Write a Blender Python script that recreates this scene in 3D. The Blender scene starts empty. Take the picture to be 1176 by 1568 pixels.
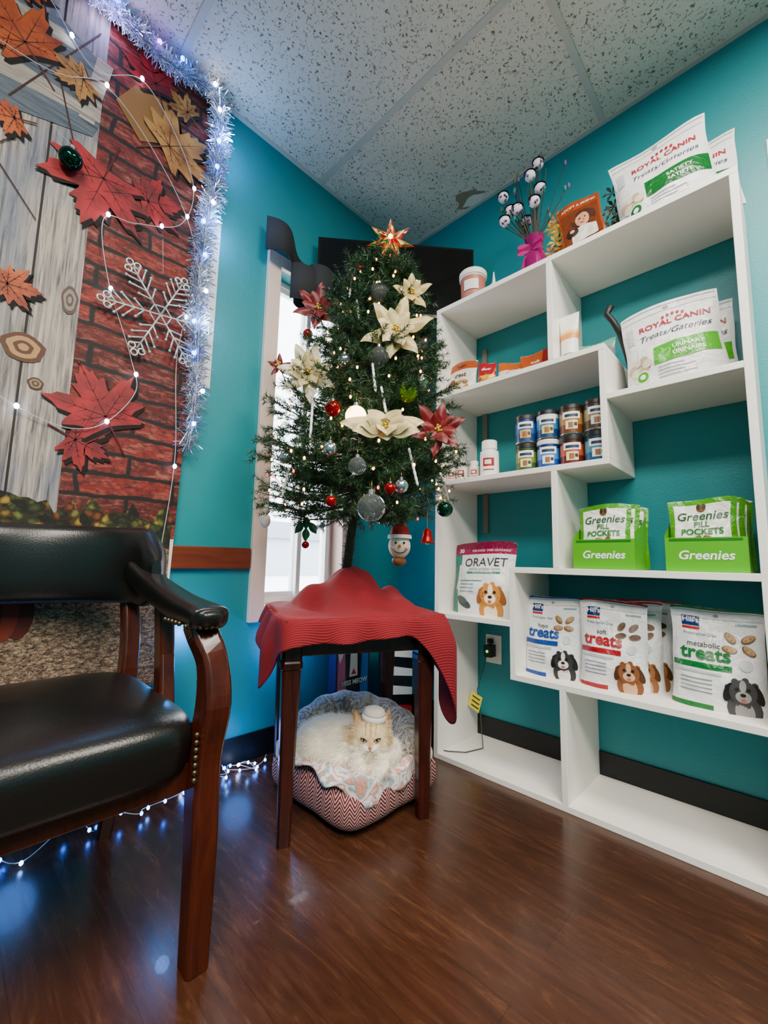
import bpy, math, random
import numpy as np
from mathutils import Vector, Matrix
random.seed(7); rng=np.random.default_rng(7)
sin,cos,pi=math.sin,math.cos,math.pi
SC=bpy.context.scene
# ------------------------------------------------------------------ materials
def lin(hx):
    hx=hx.lstrip('#'); r=[int(hx[i:i+2],16)/255 for i in (0,2,4)]
    return tuple([(c/12.92 if c<=.04045 else ((c+.055)/1.055)**2.4) for c in r]+[1.0])
MC={}
def M(hx,rough=.5,metal=0.,emit=0.,trans=0.,coat=0.,alpha=1.,name=None,ior=1.45,crinkle=0.):
    k=(hx,rough,metal,emit,trans,coat,alpha,crinkle)
    if k in MC: return MC[k]
    m=bpy.data.materials.new(name or 'mat_'+hx.strip('#')); m.use_nodes=True
    b=m.node_tree.nodes['Principled BSDF']; c=lin(hx)
    b.inputs['Base Color'].default_value=c; b.inputs['Roughness'].default_value=rough; b.inputs['Metallic'].default_value=metal
    b.inputs['IOR'].default_value=ior
    b.inputs['Transmission Weight'].default_value=trans; b.inputs['Coat Weight'].default_value=coat; b.inputs['Alpha'].default_value=alpha
    if emit: b.inputs['Emission Color'].default_value=c; b.inputs['Emission Strength'].default_value=emit
    if crinkle:
        t=m.node_tree; g=t.nodes.new('ShaderNodeNewGeometry'); n=t.nodes.new('ShaderNodeTexNoise'); n.inputs['Scale'].default_value=22; n.inputs['Detail'].default_value=3; n.inputs['Distortion'].default_value=1.5
        bp=t.nodes.new('ShaderNodeBump'); bp.inputs['Strength'].default_value=crinkle; bp.inputs['Distance'].default_value=.02
        t.links.new(g.outputs['Position'],n.inputs['Vector']); t.links.new(n.outputs['Fac'],bp.inputs['Height']); t.links.new(bp.outputs[0],b.inputs['Normal'])
    MC[k]=m; return m
class NM:
    def __init__(s,name,rough=.5):
        s.m=bpy.data.materials.new(name); s.m.use_nodes=True; s.t=s.m.node_tree; s.b=s.t.nodes['Principled BSDF']; s.b.inputs['Roughness'].default_value=rough
        s.g=s.t.nodes.new('ShaderNodeNewGeometry')
    def n(s,ty,**kw):
        x=s.t.nodes.new('ShaderNode'+ty)
        for k,v in kw.items():
            if k in ('i',):
                for a,b in v.items():
                    if isinstance(b,bpy.types.NodeSocket): s.t.links.new(b,x.inputs[a])
                    else: x.inputs[a].default_value=b
            else: setattr(x,k,v)
        return x
    def map(s,scale=(1,1,1),rot=(0,0,0),loc=(0,0,0)):
        x=s.n('Mapping'); s.t.links.new(s.g.outputs['Position'],x.inputs[0]); x.inputs['Scale'].default_value=scale; x.inputs['Rotation'].default_value=rot; x.inputs['Location'].default_value=loc
        return x.outputs[0]
    def noise(s,vec,scale,detail=3,rough=.5,dist=0):
        return s.n('TexNoise',i={'Vector':vec,'Scale':scale,'Detail':detail,'Roughness':rough,'Distortion':dist}).outputs['Fac']
    def ramp(s,fac,stops,interp='LINEAR'):
        x=s.n('ValToRGB'); s.t.links.new(fac,x.inputs[0]); cr=x.color_ramp; cr.interpolation=interp
        while len(cr.elements)<len(stops): cr.elements.new(.5)
        for e,(p,c) in zip(cr.elements,stops): e.position=p; e.color=lin(c) if isinstance(c,str) else (c,c,c,1)
        return x.outputs[0]
    def mix(s,fac,a,b,mode='MIX'):
        x=s.n('Mix',data_type='RGBA',blend_type=mode)
        for k,v in ((0,fac),(6,a),(7,b)):
            if isinstance(v,str): v=lin(v)
            if isinstance(v,bpy.types.NodeSocket): s.t.links.new(v,x.inputs[k])
            else: x.inputs[k].default_value=v
        return x.outputs[2]
    def math(s,op,a,b=0.):
        x=s.n('Math',operation=op)
        for k,v in ((0,a),(1,b)):
            if isinstance(v,bpy.types.NodeSocket): s.t.links.new(v,x.inputs[k])
            else: x.inputs[k].default_value=v
        return x.outputs[0]
    def color(s,c):
        s.t.links.new(c,s.b.inputs['Base Color']); return s
    def bump(s,h,st=.3,dist=.01):
        x=s.n('Bump',i={'Height':h,'Strength':st,'Distance':dist}); s.t.links.new(x.outputs[0],s.b.inputs['Normal']); return s
    def rough(s,r): s.t.links.new(r,s.b.inputs['Roughness']); return s
def mk_wall():
    a=NM('teal_paint',.42); v=a.map()
    c=a.mix(a.noise(v,2.0,2),'#0b838c','#118e96'); a.color(c); a.bump(a.noise(v,140,2),.25,.002); return a.m
def mk_ceiling():
    a=NM('acoustic_tile',.9); v=a.map()
    n1=a.noise(v,105,3,.6,.5); n2=a.noise(a.map((1,1,1),(0,0,.7)),45,2,.5,1.0)
    f1=a.ramp(n1,[(.0,'#6d5f50'),(.365,'#7a6b5c'),(.41,'#e6d8ca'),(1,'#f0e2d4')])
    f2=a.ramp(n2,[(.0,.6),(.30,.65),(.35,1.),(1,1.)])
    a.color(a.mix(1.,f1,f2,'MULTIPLY')); a.bump(n1,.35,.003); return a.m
def mk_floor():
    a=NM('wood_vinyl',.22)
    br=a.n('TexBrick',offset=.37,i={'Vector':a.map((1,1,1),(0,0,pi/2)),'Color1':(.6,.6,.6,1),'Color2':(1,1,1,1),'Mortar':(.05,.05,.05,1),'Scale':1.0,'Mortar Size':.0010,'Brick Width':1.1,'Row Height':.152,'Bias':0.})
    g=a.noise(a.map((60,5,1)),1.,6,.65,.6); g2=a.noise(a.map((11,2.2,1)),1.6,5,.65,2.5)
    c=a.ramp(g,[(.2,'#2b150c'),(.5,'#452616'),(.62,'#54301e'),(.8,'#714a33')])
    c=a.mix(.55,c,a.ramp(g2,[(.25,'#2a150d'),(.5,'#422417'),(.60,'#4a2b1b'),(.66,'#63402a'),(.70,'#45261b'),(.8,'#5c3a25')]))
    c=a.mix(.4,c,br.outputs[0],'MULTIPLY'); a.color(c)
    a.rough(a.ramp(g,[(.2,.20),(.8,.32)])); a.bump(g,.08,.001); a.b.inputs['Coat Weight'].default_value=.08; return a.m
def mk_wood(name,c1,c2,rough=.3,sc=(12,12,1.5)):
    a=NM(name,rough); n=a.noise(a.map(sc),3.,5,.6,1.); a.color(a.ramp(n,[(.25,c1),(.75,c2)])); a.bump(n,.08,.002); return a.m
WALL=mk_wall(); CEIL=mk_ceiling(); FLOOR=mk_floor()
MAHOG=mk_wood('mahogany','#2c0c07','#54200f',.22); DARKW=mk_wood('espresso_wood','#220b06','#43160d',.25)
RAILW=mk_wood('cherry_rail','#5a2110','#7c3518',.35,(1.5,12,14))
WHITE=M('#f6f1ea',.45,name='white_laminate')
def mk_leather():
    a=NM('black_leather',.3); vo=a.n('TexVoronoi',i={'Vector':a.map(),'Scale':260.}); n=a.noise(a.map(),8,3); a.b.inputs['Base Color'].default_value=lin('#121110'); a.bump(a.math('ADD',vo.outputs[0],a.math('MULTIPLY',n,2.)),.18,.001); return a.m
LEATH=mk_leather()
cang=math.radians(26)
def mk_cord():
    a=NM('red_corduroy',.9); p=a.map(rot=(0,0,cang))
    sx=a.n('SeparateXYZ'); a.t.links.new(p,sx.inputs[0])
    w=a.math('SINE',a.math('MULTIPLY',a.math('ADD',sx.outputs[1],a.math('MULTIPLY',sx.outputs[2],.85)),900.))
    w=a.math('ADD',a.math('MULTIPLY',w,.5),.5); n=a.noise(a.map(),14,3)
    c=a.mix(w,'#56040f','#94081a'); c=a.mix(a.math('MULTIPLY',n,.25),c,'#a81427'); a.color(c); a.bump(w,.5,.002)
    return a.m
CORD=mk_cord()
def mk_herring():
    a=NM('herringbone_fabric',.85); p=a.map(); sx=a.n('SeparateXYZ'); a.t.links.new(p,sx.inputs[0])
    h=a.math('ADD',sx.outputs[0],a.math('MULTIPLY',sx.outputs[1],-1.))
    pp=a.math('PINGPONG',h,.020)
    s=a.math('ADD',sx.outputs[2],pp); w=a.math('SINE',a.math('MULTIPLY',s,620.)); w=a.math('GREATER_THAN',w,.45)
    a.color(a.mix(w,'#5e0c18','#d0b2aa')); return a.m
HERR=mk_herring()
def mk_fleece(name,cols,sc=11,bs=150,dist=.8):
    a=NM(name,.95); n=a.noise(a.map(),sc,2,.5,dist); st=[]
    for i,c in enumerate(cols): st.append((.3+.4*i/len(cols),c))
    a.color(a.ramp(n,st,'EASE')); a.bump(a.noise(a.map(),bs,3),.6,.005); a.b.inputs['Sheen Weight'].default_value=.4; return a.m
FLEECE=mk_fleece('print_fleece',['#7f878e','#a4abb2','#e4e3e1','#efedeb','#d98a78','#efedeb','#e8e6e4','#9aa1a7','#dd9482'],17,150,.1)
GFLEECE=mk_fleece('grey_stripe_plush',['#5d5853','#a39b92','#575250','#b8b0a6','#6e6863','#9e968c'],20,149)
# ------------------------------------------------------------------ mesh builder
def text_mesh(body,size,bold=0.,shear=0.):
    cu=bpy.data.curves.new('t','FONT'); cu.body=body; cu.size=1.; cu.align_x='CENTER'; cu.resolution_u=3; cu.offset=bold; cu.shear=shear
    o=bpy.data.objects.new('t',cu); SC.collection.objects.link(o); d=bpy.context.evaluated_depsgraph_get()
    me=bpy.data.meshes.new_from_object(o.evaluated_get(d)); vs=[(v.co.x*size,v.co.y*size) for v in me.vertices]; fs=[tuple(p.vertices) for p in me.polygons]
    bpy.data.objects.remove(o); bpy.data.curves.remove(cu); bpy.data.meshes.remove(me); return vs,fs
class B:
    def __init__(s): s.v=[];s.f=[];s.mi=[];s.sm=[];s.mats=[]
    def add(s,vs,fs,mat,smooth=False):
        if mat not in s.mats: s.mats.append(mat)
        k=s.mats.index(mat); o=len(s.v); s.v.extend([tuple(v) for v in vs]); s.f.extend([tuple(i+o for i in f) for f in fs]); s.mi.extend([k]*len(fs)); s.sm.extend([smooth]*len(fs))
    def merge(b,q):
        o=len(b.v)
        for m_ in q.mats:
            if m_ not in b.mats: b.mats.append(m_)
        b.v+=q.v; b.f+=[tuple(i+o for i in f) for f in q.f]; b.mi+=[b.mats.index(q.mats[i]) for i in q.mi]; b.sm+=q.sm
    def box(s,lo,hi,mat,T=None):
        x0,y0,z0=lo;x1,y1,z1=hi; vs=[Vector(p) for p in [(x0,y0,z0),(x1,y0,z0),(x1,y1,z0),(x0,y1,z0),(x0,y0,z1),(x1,y0,z1),(x1,y1,z1),(x0,y1,z1)]]
        if T is not None: vs=[T@v for v in vs]
        s.add(vs,[(0,3,2,1),(4,5,6,7),(0,1,5,4),(1,2,6,5),(2,3,7,6),(3,0,4,7)],mat)
    def tube(s,path,rad,mat,n=8,rect=None,caps=True,upv=None,smooth=True):
        P=[Vector(p) for p in path]; N=len(P); R=rad if hasattr(rad,'__len__') else [rad]*N
        vs=[];fs=[]; up=Vector(upv) if upv is not None else None
        t0=(P[1]-P[0]).normalized(); 
        a=up if up is not None else (Vector((0,0,1)) if abs(t0.z)<.9 else Vector((1,0,0)))
        for i in range(N):
            t=(P[min(i+1,N-1)]-P[max(i-1,0)]).normalized(); 
            x=a.cross(t)
            if x.length<1e-6: x=Vector((1,0,0))
            x.normalize(); y=t.cross(x).normalized()
            if up is None: a=y
            if rect:
                w,hh=rect[i] if hasattr(rect[0],'__len__') else rect
                e=.28
                for (cx,cy) in [(1,1-e),(1-e,1),(-1+e,1),(-1,1-e),(-1,-1+e),(-1+e,-1),(1-e,-1),(1,-1+e)]:
                    vs.append(P[i]+x*cx*w/2+y*cy*hh/2)
                n=8
            else:
                for k in range(n): th=2*pi*k/n; vs.append(P[i]+x*R[i]*cos(th)+y*R[i]*sin(th))
        for i in range(N-1):
            for k in range(n): fs.append((i*n+k,i*n+(k+1)%n,(i+1)*n+(k+1)%n,(i+1)*n+k))
        if caps: fs.append(tuple(reversed(range(n)))); fs.append(tuple(range((N-1)*n,N*n)))
        s.add(vs,fs,mat,smooth and not rect)
    def rev(s,prof,mats,c=(0,0,0),n=24,T=None,smooth=True):
        c=Vector(c); vs=[]
        for r,z in prof:
            for k in range(n):
                v=Vector((r*cos(2*pi*k/n),r*sin(2*pi*k/n),z)); vs.append((T@v if T is not None else v)+c)
        for i in range(len(prof)-1):
            m=mats[i] if isinstance(mats,list) else mats
            fs=[(k,(k+1)%n,n+(k+1)%n,n+k) for k in range(n)]
            s.add(vs[i*n:(i+2)*n],fs,m,smooth)
    def sph(s,c,r,mat,nu=14,nv=8,T=None,smooth=True):
        if not hasattr(r,'__len__'): r=(r,r,r)
        vs=[];fs=[]; c=Vector(c)
        for j in range(nv+1):
            ph=pi*j/nv
            for i in range(nu):
                th=2*pi*i/nu; v=Vector((r[0]*sin(ph)*cos(th),r[1]*sin(ph)*sin(th),r[2]*cos(ph))); vs.append((T@v if T is not None else v)+c)
        for j in range(nv):
            for i in range(nu): fs.append((j*nu+i,(j+1)*nu+i,(j+1)*nu+(i+1)%nu,j*nu+(i+1)%nu))
        s.add(vs,fs,mat,smooth)
    def grid(s,fn,nu,nv,mat,smooth=True,zone=None,flip=False):
        vs=[fn(i/nu,j/nv) for j in range(nv+1) for i in range(nu+1)]; W=nu+1; d={}
        for j in range(nv):
            for i in range(nu):
                m=zone((i+.5)/nu,(j+.5)/nv) if zone else mat
                q=(j*W+i,j*W+i+1,(j+1)*W+i+1,(j+1)*W+i); d.setdefault(m,[]).append(q[::-1] if flip else q)
        o=len(s.v); s.v.extend([tuple(v) for v in vs])
        for m,fs in d.items():
            if m not in s.mats: s.mats.append(m)
            k=s.mats.index(m); s.f.extend([tuple(i+o for i in f) for f in fs]); s.mi.extend([k]*len(fs)); s.sm.extend([smooth]*len(fs))
    def poly(s,pts,mat,smooth=False,push=None):
        c=Vector((0,0,0))
        for p in pts: c+=Vector(p)
        c/=len(pts); n=len(pts)
        if push is not None: c+=push
        s.add([c]+list(pts),[(0,i+1,(i+1)%n+1) for i in range(n)],mat,smooth)
    def obj(s,name,parent=None,bevel=0,subsurf=0,solid=0):
        me=bpy.data.meshes.new(name); V=np.array(s.v,dtype=float); c=(V.min(0)+V.max(0))/2
        me.from_pydata((V-c).tolist(),[],s.f)
        for m in s.mats: me.materials.append(m)
        me.polygons.foreach_set('material_index',s.mi); me.polygons.foreach_set('use_smooth',s.sm); me.update()
        o=bpy.data.objects.new(name,me); SC.collection.objects.link(o); o.location=c
        if parent: o.parent=parent; o.matrix_parent_inverse=Matrix.Translation(-parent.location)
        if solid: md=o.modifiers.new('s','SOLIDIFY'); md.thickness=solid; md.offset=0
        if bevel: md=o.modifiers.new('b','BEVEL'); md.width=bevel; md.segments=2; md.limit_method='ANGLE'; md.angle_limit=.7
        if subsurf: md=o.modifiers.new('ss','SUBSURF'); md.levels=subsurf; md.render_levels=subsurf
        return o
def group(name,loc):
    e=bpy.data.objects.new(name,None); e.location=loc; e.empty_display_size=.1; SC.collection.objects.link(e); return e
# ------------------------------------------------------------------ room
XR,YL,ZC=1.72,1.545,2.577; XB,YB=-2.0,-2.4
b=B(); b.box((XB-.1,YB-.1,-.05),(XR+.1,YL+.14,0),FLOOR); b.obj('floor')
b=B(); b.box((XB-.1,YB-.1,ZC),(XR+.1,YL+.14,ZC+.05),CEIL)
b.poly([(1.66+.055*cos(a)*(1+.3*sin(3*a)),1.06+.07*sin(a)*(1+.25*cos(5*a)),ZC-.0006) for a in [i*.449 for i in range(14)]],M('#a08c74',.9)); b.poly([(1.68+.03*cos(a),1.05+.05*sin(a)*(1+.3*cos(4*a)),ZC-.0012) for a in [i*.52 for i in range(12)]],M('#ece7df',.9)); b.obj('ceiling')
b=B(); b.box((XR,YB-.1,0),(XR+.1,YL+.14,ZC),WALL); b.obj('wall_right')
b=B(); b.box((XB-.1,YB-.1,0),(XB,YL+.14,ZC),WALL); b.obj('wall_west')
b=B(); b.box((XB,YB-.1,0),(XR,YB,ZC),WALL); b.obj('wall_back')
wx0,wx1,wz0,wz1=.895,1.30,.57,2.02
b=B()
b.box((XB,YL,0),(wx0,YL+.14,ZC),WALL); b.box((wx1,YL,0),(XR,YL+.14,ZC),WALL); b.box((wx0,YL,0),(wx1,YL+.14,wz0),WALL); b.box((wx0,YL,wz1),(wx1,YL+.14,ZC),WALL); b.obj('wall_left')
TB=M('#cfc6bc',.5,name='tee_bar')
b=B()
for x in (1.091,.429,-.233,-.895,-1.557): b.box((x-.012,YB,ZC-.004),(x+.012,YL,ZC+.001),TB)
for y in (.453,-.87,-2.19): b.box((XB,y-.012,ZC-.0045),(XR,y+.012,ZC+.001),TB)
b.box((XB,YL-.018,ZC-.006),(XR,YL,ZC+.001),TB); b.box((XR-.018,YB,ZC-.006),(XR,YL,ZC+.001),TB)
b.obj('trim_ceiling')
BLK=M('#0e0e10',.45,name='black_vinyl')
b=B(); b.box((XR-.008,YB,0),(XR,YL,.10),BLK); b.obj('baseboard_right')
b=B(); b.box((XB,YL-.008,0),(XR-.008,YL,.10),BLK); b.obj('baseboard_left')
b=B(); b.box((-1.0,YL-.02,.72),(.835,YL,.80),RAILW); b.obj('trim_rail',bevel=.004)
CAS=M('#efd5c6',.5,name='casing'); VIN=M('#f6f8fa',.3,name='vinyl')
b=B(); t=.055
b.box((wx0-t,YL-.022,wz0-t),(wx0,YL,wz1+t),CAS); b.box((wx1,YL-.022,wz0-t),(wx1+t,YL,wz1+t),CAS)
b.box((wx0,YL-.022,wz1),(wx1,YL,wz1+t),CAS); b.box((wx0,YL-.022,wz0-t),(wx1,YL,wz0),CAS)
b.box((wx0-.004,YL-.022,wz0),(wx0+.006,YL+.14,wz1),CAS);b.box((wx1-.006,YL-.022,wz0),(wx1+.004,YL+.14,wz1),CAS)
b.box((wx0,YL-.02,wz0-.004),(wx1,YL+.14,wz0+.006),CAS)
def frame(x0,x1,z0,z1,y,w,d):
    b.box((x0,y,z0),(x0+w,y+d,z1),VIN); b.box((x1-w,y,z0),(x1,y+d,z1),VIN); b.box((x0+w,y,z0),(x1-w,y+d,z0+w),VIN); b.box((x0+w,y,z1-w),(x1-w,y+d,z1),VIN)
frame(wx0+.006,wx1-.006,wz0+.006,wz1,YL+.06,.025,.06)
frame(wx0+.03,1.11,wz0+.03,wz1-.024,YL+.07,.022,.03); frame(1.09,wx1-.03,wz0+.03,wz1-.024,YL+.045,.022,.03)
o=b.obj('window_1',bevel=.002)
g=B(); g.box((wx0+.04,YL+.085,wz0+.04),(wx1-.04,YL+.088,wz1-.03),M('#ffffff',.02,trans=1.,ior=1.1,name='pane_glass')); g.obj('pane',parent=o)
b=B(); b.add([(-30,2.2,-.4),(40,2.2,-.4),(40,60,-.4),(-30,60,-.4)],[(0,1,2,3)],M('#c9ccd0',.9,name='snowy_lot')); b.obj('ground')
b=B()
b.box((8,26,-.4),(22,30,2.2),M('#9aa4ad',.8)); b.add([(7.6,25.6,2.2),(22.4,25.6,2.2),(22.4,30.4,2.2),(7.6,30.4,2.2),(7.6,28,3.6),(22.4,28,3.6)],[(0,1,5,4),(3,4,5,2),(0,4,3),(1,2,5)],M('#6e747c',.8)); b.obj('distant_building')
# ------------------------------------------------------------------ camera
yaw,pit,ro=[math.radians(a) for a in (45.88,6.661,1.245)]
F=Vector((sin(yaw)*cos(pit),cos(yaw)*cos(pit),sin(pit))); R=Vector((cos(yaw),-sin(yaw),0)); U=R.cross(F)
R2=R*cos(ro)+U*sin(ro); U2=-R*sin(ro)+U*cos(ro)
cam=bpy.data.cameras.new('camera'); co=bpy.data.objects.new('camera',cam); SC.collection.objects.link(co)
mt=Matrix((R2,U2,-F)).transposed().to_4x4(); mt.translation=(0,0,.76); co.matrix_world=mt
cam.sensor_fit='HORIZONTAL'; cam.sensor_width=36; cam.lens=649.03/1176*36; cam.clip_start=.02; SC.camera=co
# ------------------------------------------------------------------ lights
w=bpy.data.worlds.new('world'); SC.world=w; w.use_nodes=True; w.node_tree.nodes['Background'].inputs[0].default_value=(.88,.94,1,1); w.node_tree.nodes['Background'].inputs[1].default_value=16.0
def area(name,loc,size,power,colr=(1,.92,.82),rot=(0,0,0)):
    l=bpy.data.lights.new(name,'AREA'); l.shape='RECTANGLE'; l.size,l.size_y=size; l.energy=power; l.color=colr
    o=bpy.data.objects.new(name,l); SC.collection.objects.link(o); o.location=loc; o.rotation_euler=rot; return o
def point(name,loc,power,colr,r=.02):
    l=bpy.data.lights.new(name,'POINT'); l.energy=power; l.color=colr; l.shadow_soft_size=r; o=bpy.data.objects.new(name,l); SC.collection.objects.link(o); o.location=loc; return o
PAN=M('#fff1de',.5,emit=7,name='light_panel'); 
for k,(x,y) in enumerate([(-.56,-.2),(.76,-.45),(-.56,-1.55)]):
    b=B(); b.box((x-.31,y-.6,ZC-.012),(x+.31,y+.6,ZC-.0005),M('#e8e8e8',.4)); b.box((x-.28,y-.57,ZC-.016),(x+.28,y+.57,ZC-.012),PAN); b.obj('ceiling_light_panel')
    area('troffer_lamp',(x,y,ZC-.03),(.56,1.1),[66,50,62][k])
point('garland_led_lamp',(.60,1.45,2.35),2.2,(.2,.45,1)); point('garland_led_lamp',(.60,1.46,2.0),1.6,(.25,.5,1)); point('garland_led_lamp',(.58,1.47,1.6),.8,(.3,.55,1)); point('floor_led_lamp',(.8,1.46,.12),.5,(.1,.3,1),.05); point('floor_led_lamp',(1.0,1.49,.42),2.4,(.1,.32,1)); point('floor_led_lamp',(.2,1.44,.1),.6,(.1,.3,1),.05); point('floor_led_lamp',(.60,1.50,.5),1.2,(.12,.35,1))
point('tree_led_lamp',(.85,.95,1.2),1.0,(1,.65,.35)); point('garland_led_lamp',(.2,1.46,2.48),.9,(.6,.5,1))
# ------------------------------------------------------------------ shelving unit
X0,X1=1.42,1.718
b=B()
def bd(y0,y1,z0,z1): b.box((X0,y0,z0),(X1,y1,z1),WHITE)
bd(1.057,1.077,0,1.853); bd(.045,1.077,1.853,1.873); bd(.045,.065,0,1.853); bd(.065,1.057,0,.02)
bd(.565,.585,1.48,1.853); bd(.40,1.057,1.46,1.48); bd(.40,.42,1.10,1.46); bd(.065,.40,1.29,1.31); bd(.40,1.057,1.08,1.10)
bd(.565,.585,.75,1.08); bd(.065,.745,.73,.75); bd(.725,.745,.38,.73); bd(.745,1.057,.54,.56); bd(.065,.745,.36,.38); bd(.555,.575,.02,.36)
b.obj('shelving_unit',bevel=.0015)
b=B(); b.box((XR-.012,.998,.9),(XR,1.022,1.78),M('#8a7f78',.4,.3)); b.obj('trim_conduit')
# ------------------------------------------------------------------ pouches
PR=.25
def PM(c): return M(c,PR,crinkle=.35)
class Pouch:
    def __init__(s,P,w,h,t,yawd=0,tilt=0,zone=None,base='#ffffff',roll=0):
        s.b=B(); s.w,s.h,s.t=w,h,t; y=math.radians(yawd); tl=math.radians(tilt); rl=math.radians(roll)
        s.R=Vector((sin(y)*1.,-cos(y),0)); s.N=Vector((-cos(y),-sin(y),0)); s.Up=(Vector((0,0,1))*cos(tl)-s.N*sin(tl))
        s.R,s.Up=(s.R*cos(rl)+s.Up*sin(rl),s.Up*cos(rl)-s.R*sin(rl)); s.N=s.R.cross(s.Up)
        s.O=Vector(P)+s.N*(-t*.5) ; base=PM(base); s.base=base; s.seed=random.random()*9
        z=zone or (lambda u,v:base)
        s.b.grid(lambda u,v:s.p(u,v,0),24,40,base,zone=z); s.b.grid(lambda u,v:s.p(u,v,0,-1),8,12,base,flip=True)
        n=18; vs=[s.p(i/n,0,0) for i in range(n+1)]+[s.p(i/n,0,0,-1) for i in range(n+1)]
        s.b.add(vs,[(i,n+1+i,n+2+i,i+1) for i in range(n)],base)
    def p(s,u,v,lay,side=1):
        a=(u-.5)*2; vv=max(0,min(1,v)); g=(1-vv**2.2)*(.62+.38*sin(pi*min(1,vv*1.15+.12)))
        e=max(0,1-abs(a)**2.6)**.65; d=s.t*.5*g*e
        k=s.seed
        wr=(.0032*sin(u*11+vv*6+k)*sin(vv*13+k*2+u*4)+.0020*sin(u*23-vv*17+k)*sin(vv*9+k))*(g**.5)*e if side>0 else 0
        wr+=(.007*sin(u*5.5+k)*vv**3)
        W=s.w*(1-.05*sin(pi*vv)+.012*sin(vv*11+k))
        dip=-.006*abs(a)**6*vv**8*s.h*4
        return s.O+s.R*(u-.5)*W+s.Up*(v*s.h+dip+.004*sin(u*4+k)*vv)+s.N*(side*d+wr+lay*.0007+(.0004 if lay and side>0 else 0))
    def ell(s,cx,cy,rx,ry,c,lay=1,n=18,rot=0,rough=.4):
        asp=s.w/s.h; pts=[]
        for rr in (1,.5):
            for k in range(n):
                th=2*pi*k/n; x=rx*cos(th)*rr;y=ry*sin(th)*rr*1.0; X=x*cos(rot)-y*sin(rot); Y=x*sin(rot)+y*cos(rot)
                pts.append(s.p(cx+X,cy+Y*asp,lay))
        pts.append(s.p(cx,cy,lay)); fs=[(k,(k+1)%n,n+(k+1)%n,n+k) for k in range(n)]+[(n+k,n+(k+1)%n,2*n) for k in range(n)]
        s.b.add(pts,fs,M(c,rough),True)
    def rect(s,u0,v0,u1,v1,c,lay=1,top=None,bot=None,rough=.4):
        top=top or (lambda u:0); bot=bot or (lambda u:0)
        s.b.grid(lambda a,q:s.p(u0+(u1-u0)*a,(v0+bot(a))+((v1+top(a))-(v0+bot(a)))*q,lay),14,6,PM(c))
    def text(s,body,cx,cy,size,c,bold=.02,lay=3,shear=0,rot=0,sx=1.):
        vs,fs=text_mesh(body,size,bold,shear)
        P=[]
        for x,y in vs:
            x*=sx; X=x*cos(rot)-y*sin(rot); Y=x*sin(rot)+y*cos(rot); P.append(s.p(cx+X/s.w,cy+(Y)/s.h,lay))
        s.b.add(P,fs,M(c,.4))
    def dog(s,cx,cy,r,fur='#c98f4e',dark='#7a4a22',muz='#f1e2cc'):
        q_=s.w/s.h
        s.ell(cx,cy-r*1.15*q_,r*1.0,r*1.05,fur,2); s.ell(cx,cy-r*1.35*q_,r*.55,r*.85,muz,3)
        for k in range(9): A_=k*.7; s.ell(cx+r*.9*cos(A_),cy+r*.85*sin(A_)*q_,r*.22,r*.22,fur,3,n=8)
        s.ell(cx-r*.85,cy-.05*r,r*.28,r*.72,dark,4,rot=-.3); s.ell(cx+r*.85,cy-.05*r,r*.28,r*.72,dark,4,rot=.3)
        s.ell(cx,cy,r*.82,r*.88,fur,5); s.ell(cx,cy+r*.45*q_,r*.2,r*.42,muz,6); s.ell(cx,cy-r*.3*q_,r*.46,r*.40,muz,6)
        s.ell(cx,cy-r*.15*q_,r*.17,r*.13,'#1a1210',7); 
        for q in (-1,1): s.ell(cx+q*r*.34,cy+r*.22*q_,r*.12,r*.12,'#17100c',7)
        s.ell(cx,cy-r*.52*q_,r*.16,r*.12,'#b4524f',7)
    def biscuits(s,cx,cy,r,c='#b98a55',d='#8c6236',n=4):
        for k in range(n):
            x=cx+r*1.5*((k%2)-.5)*1.1+random.uniform(-.1,.1)*r; y=cy+r*1.3*((k//2)-.5)*s.w/s.h; ro_=random.uniform(-1,1)
            s.ell(x,y,r*.75,r*.42,d,2+k,rot=ro_); s.ell(x+.05*r,y+.08*r*s.w/s.h,r*.62,r*.32,c,3+k,rot=ro_)
            for j in (-1,1): s.ell(x+.25*r*j*cos(ro_),y+.25*r*j*sin(ro_)*s.w/s.h,r*.08,r*.08,d,5+k,n=6)
    def done(s,name,**k): return s.b.obj(name,**k)
def seal(p,c='#c4c6c8'):
    p.rect(.02,.955,.98,.968,c,1); p.rect(.02,.885,.98,.891,c,1); p.ell(.5,.925,.03,.022,'#8f9496',2)
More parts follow.
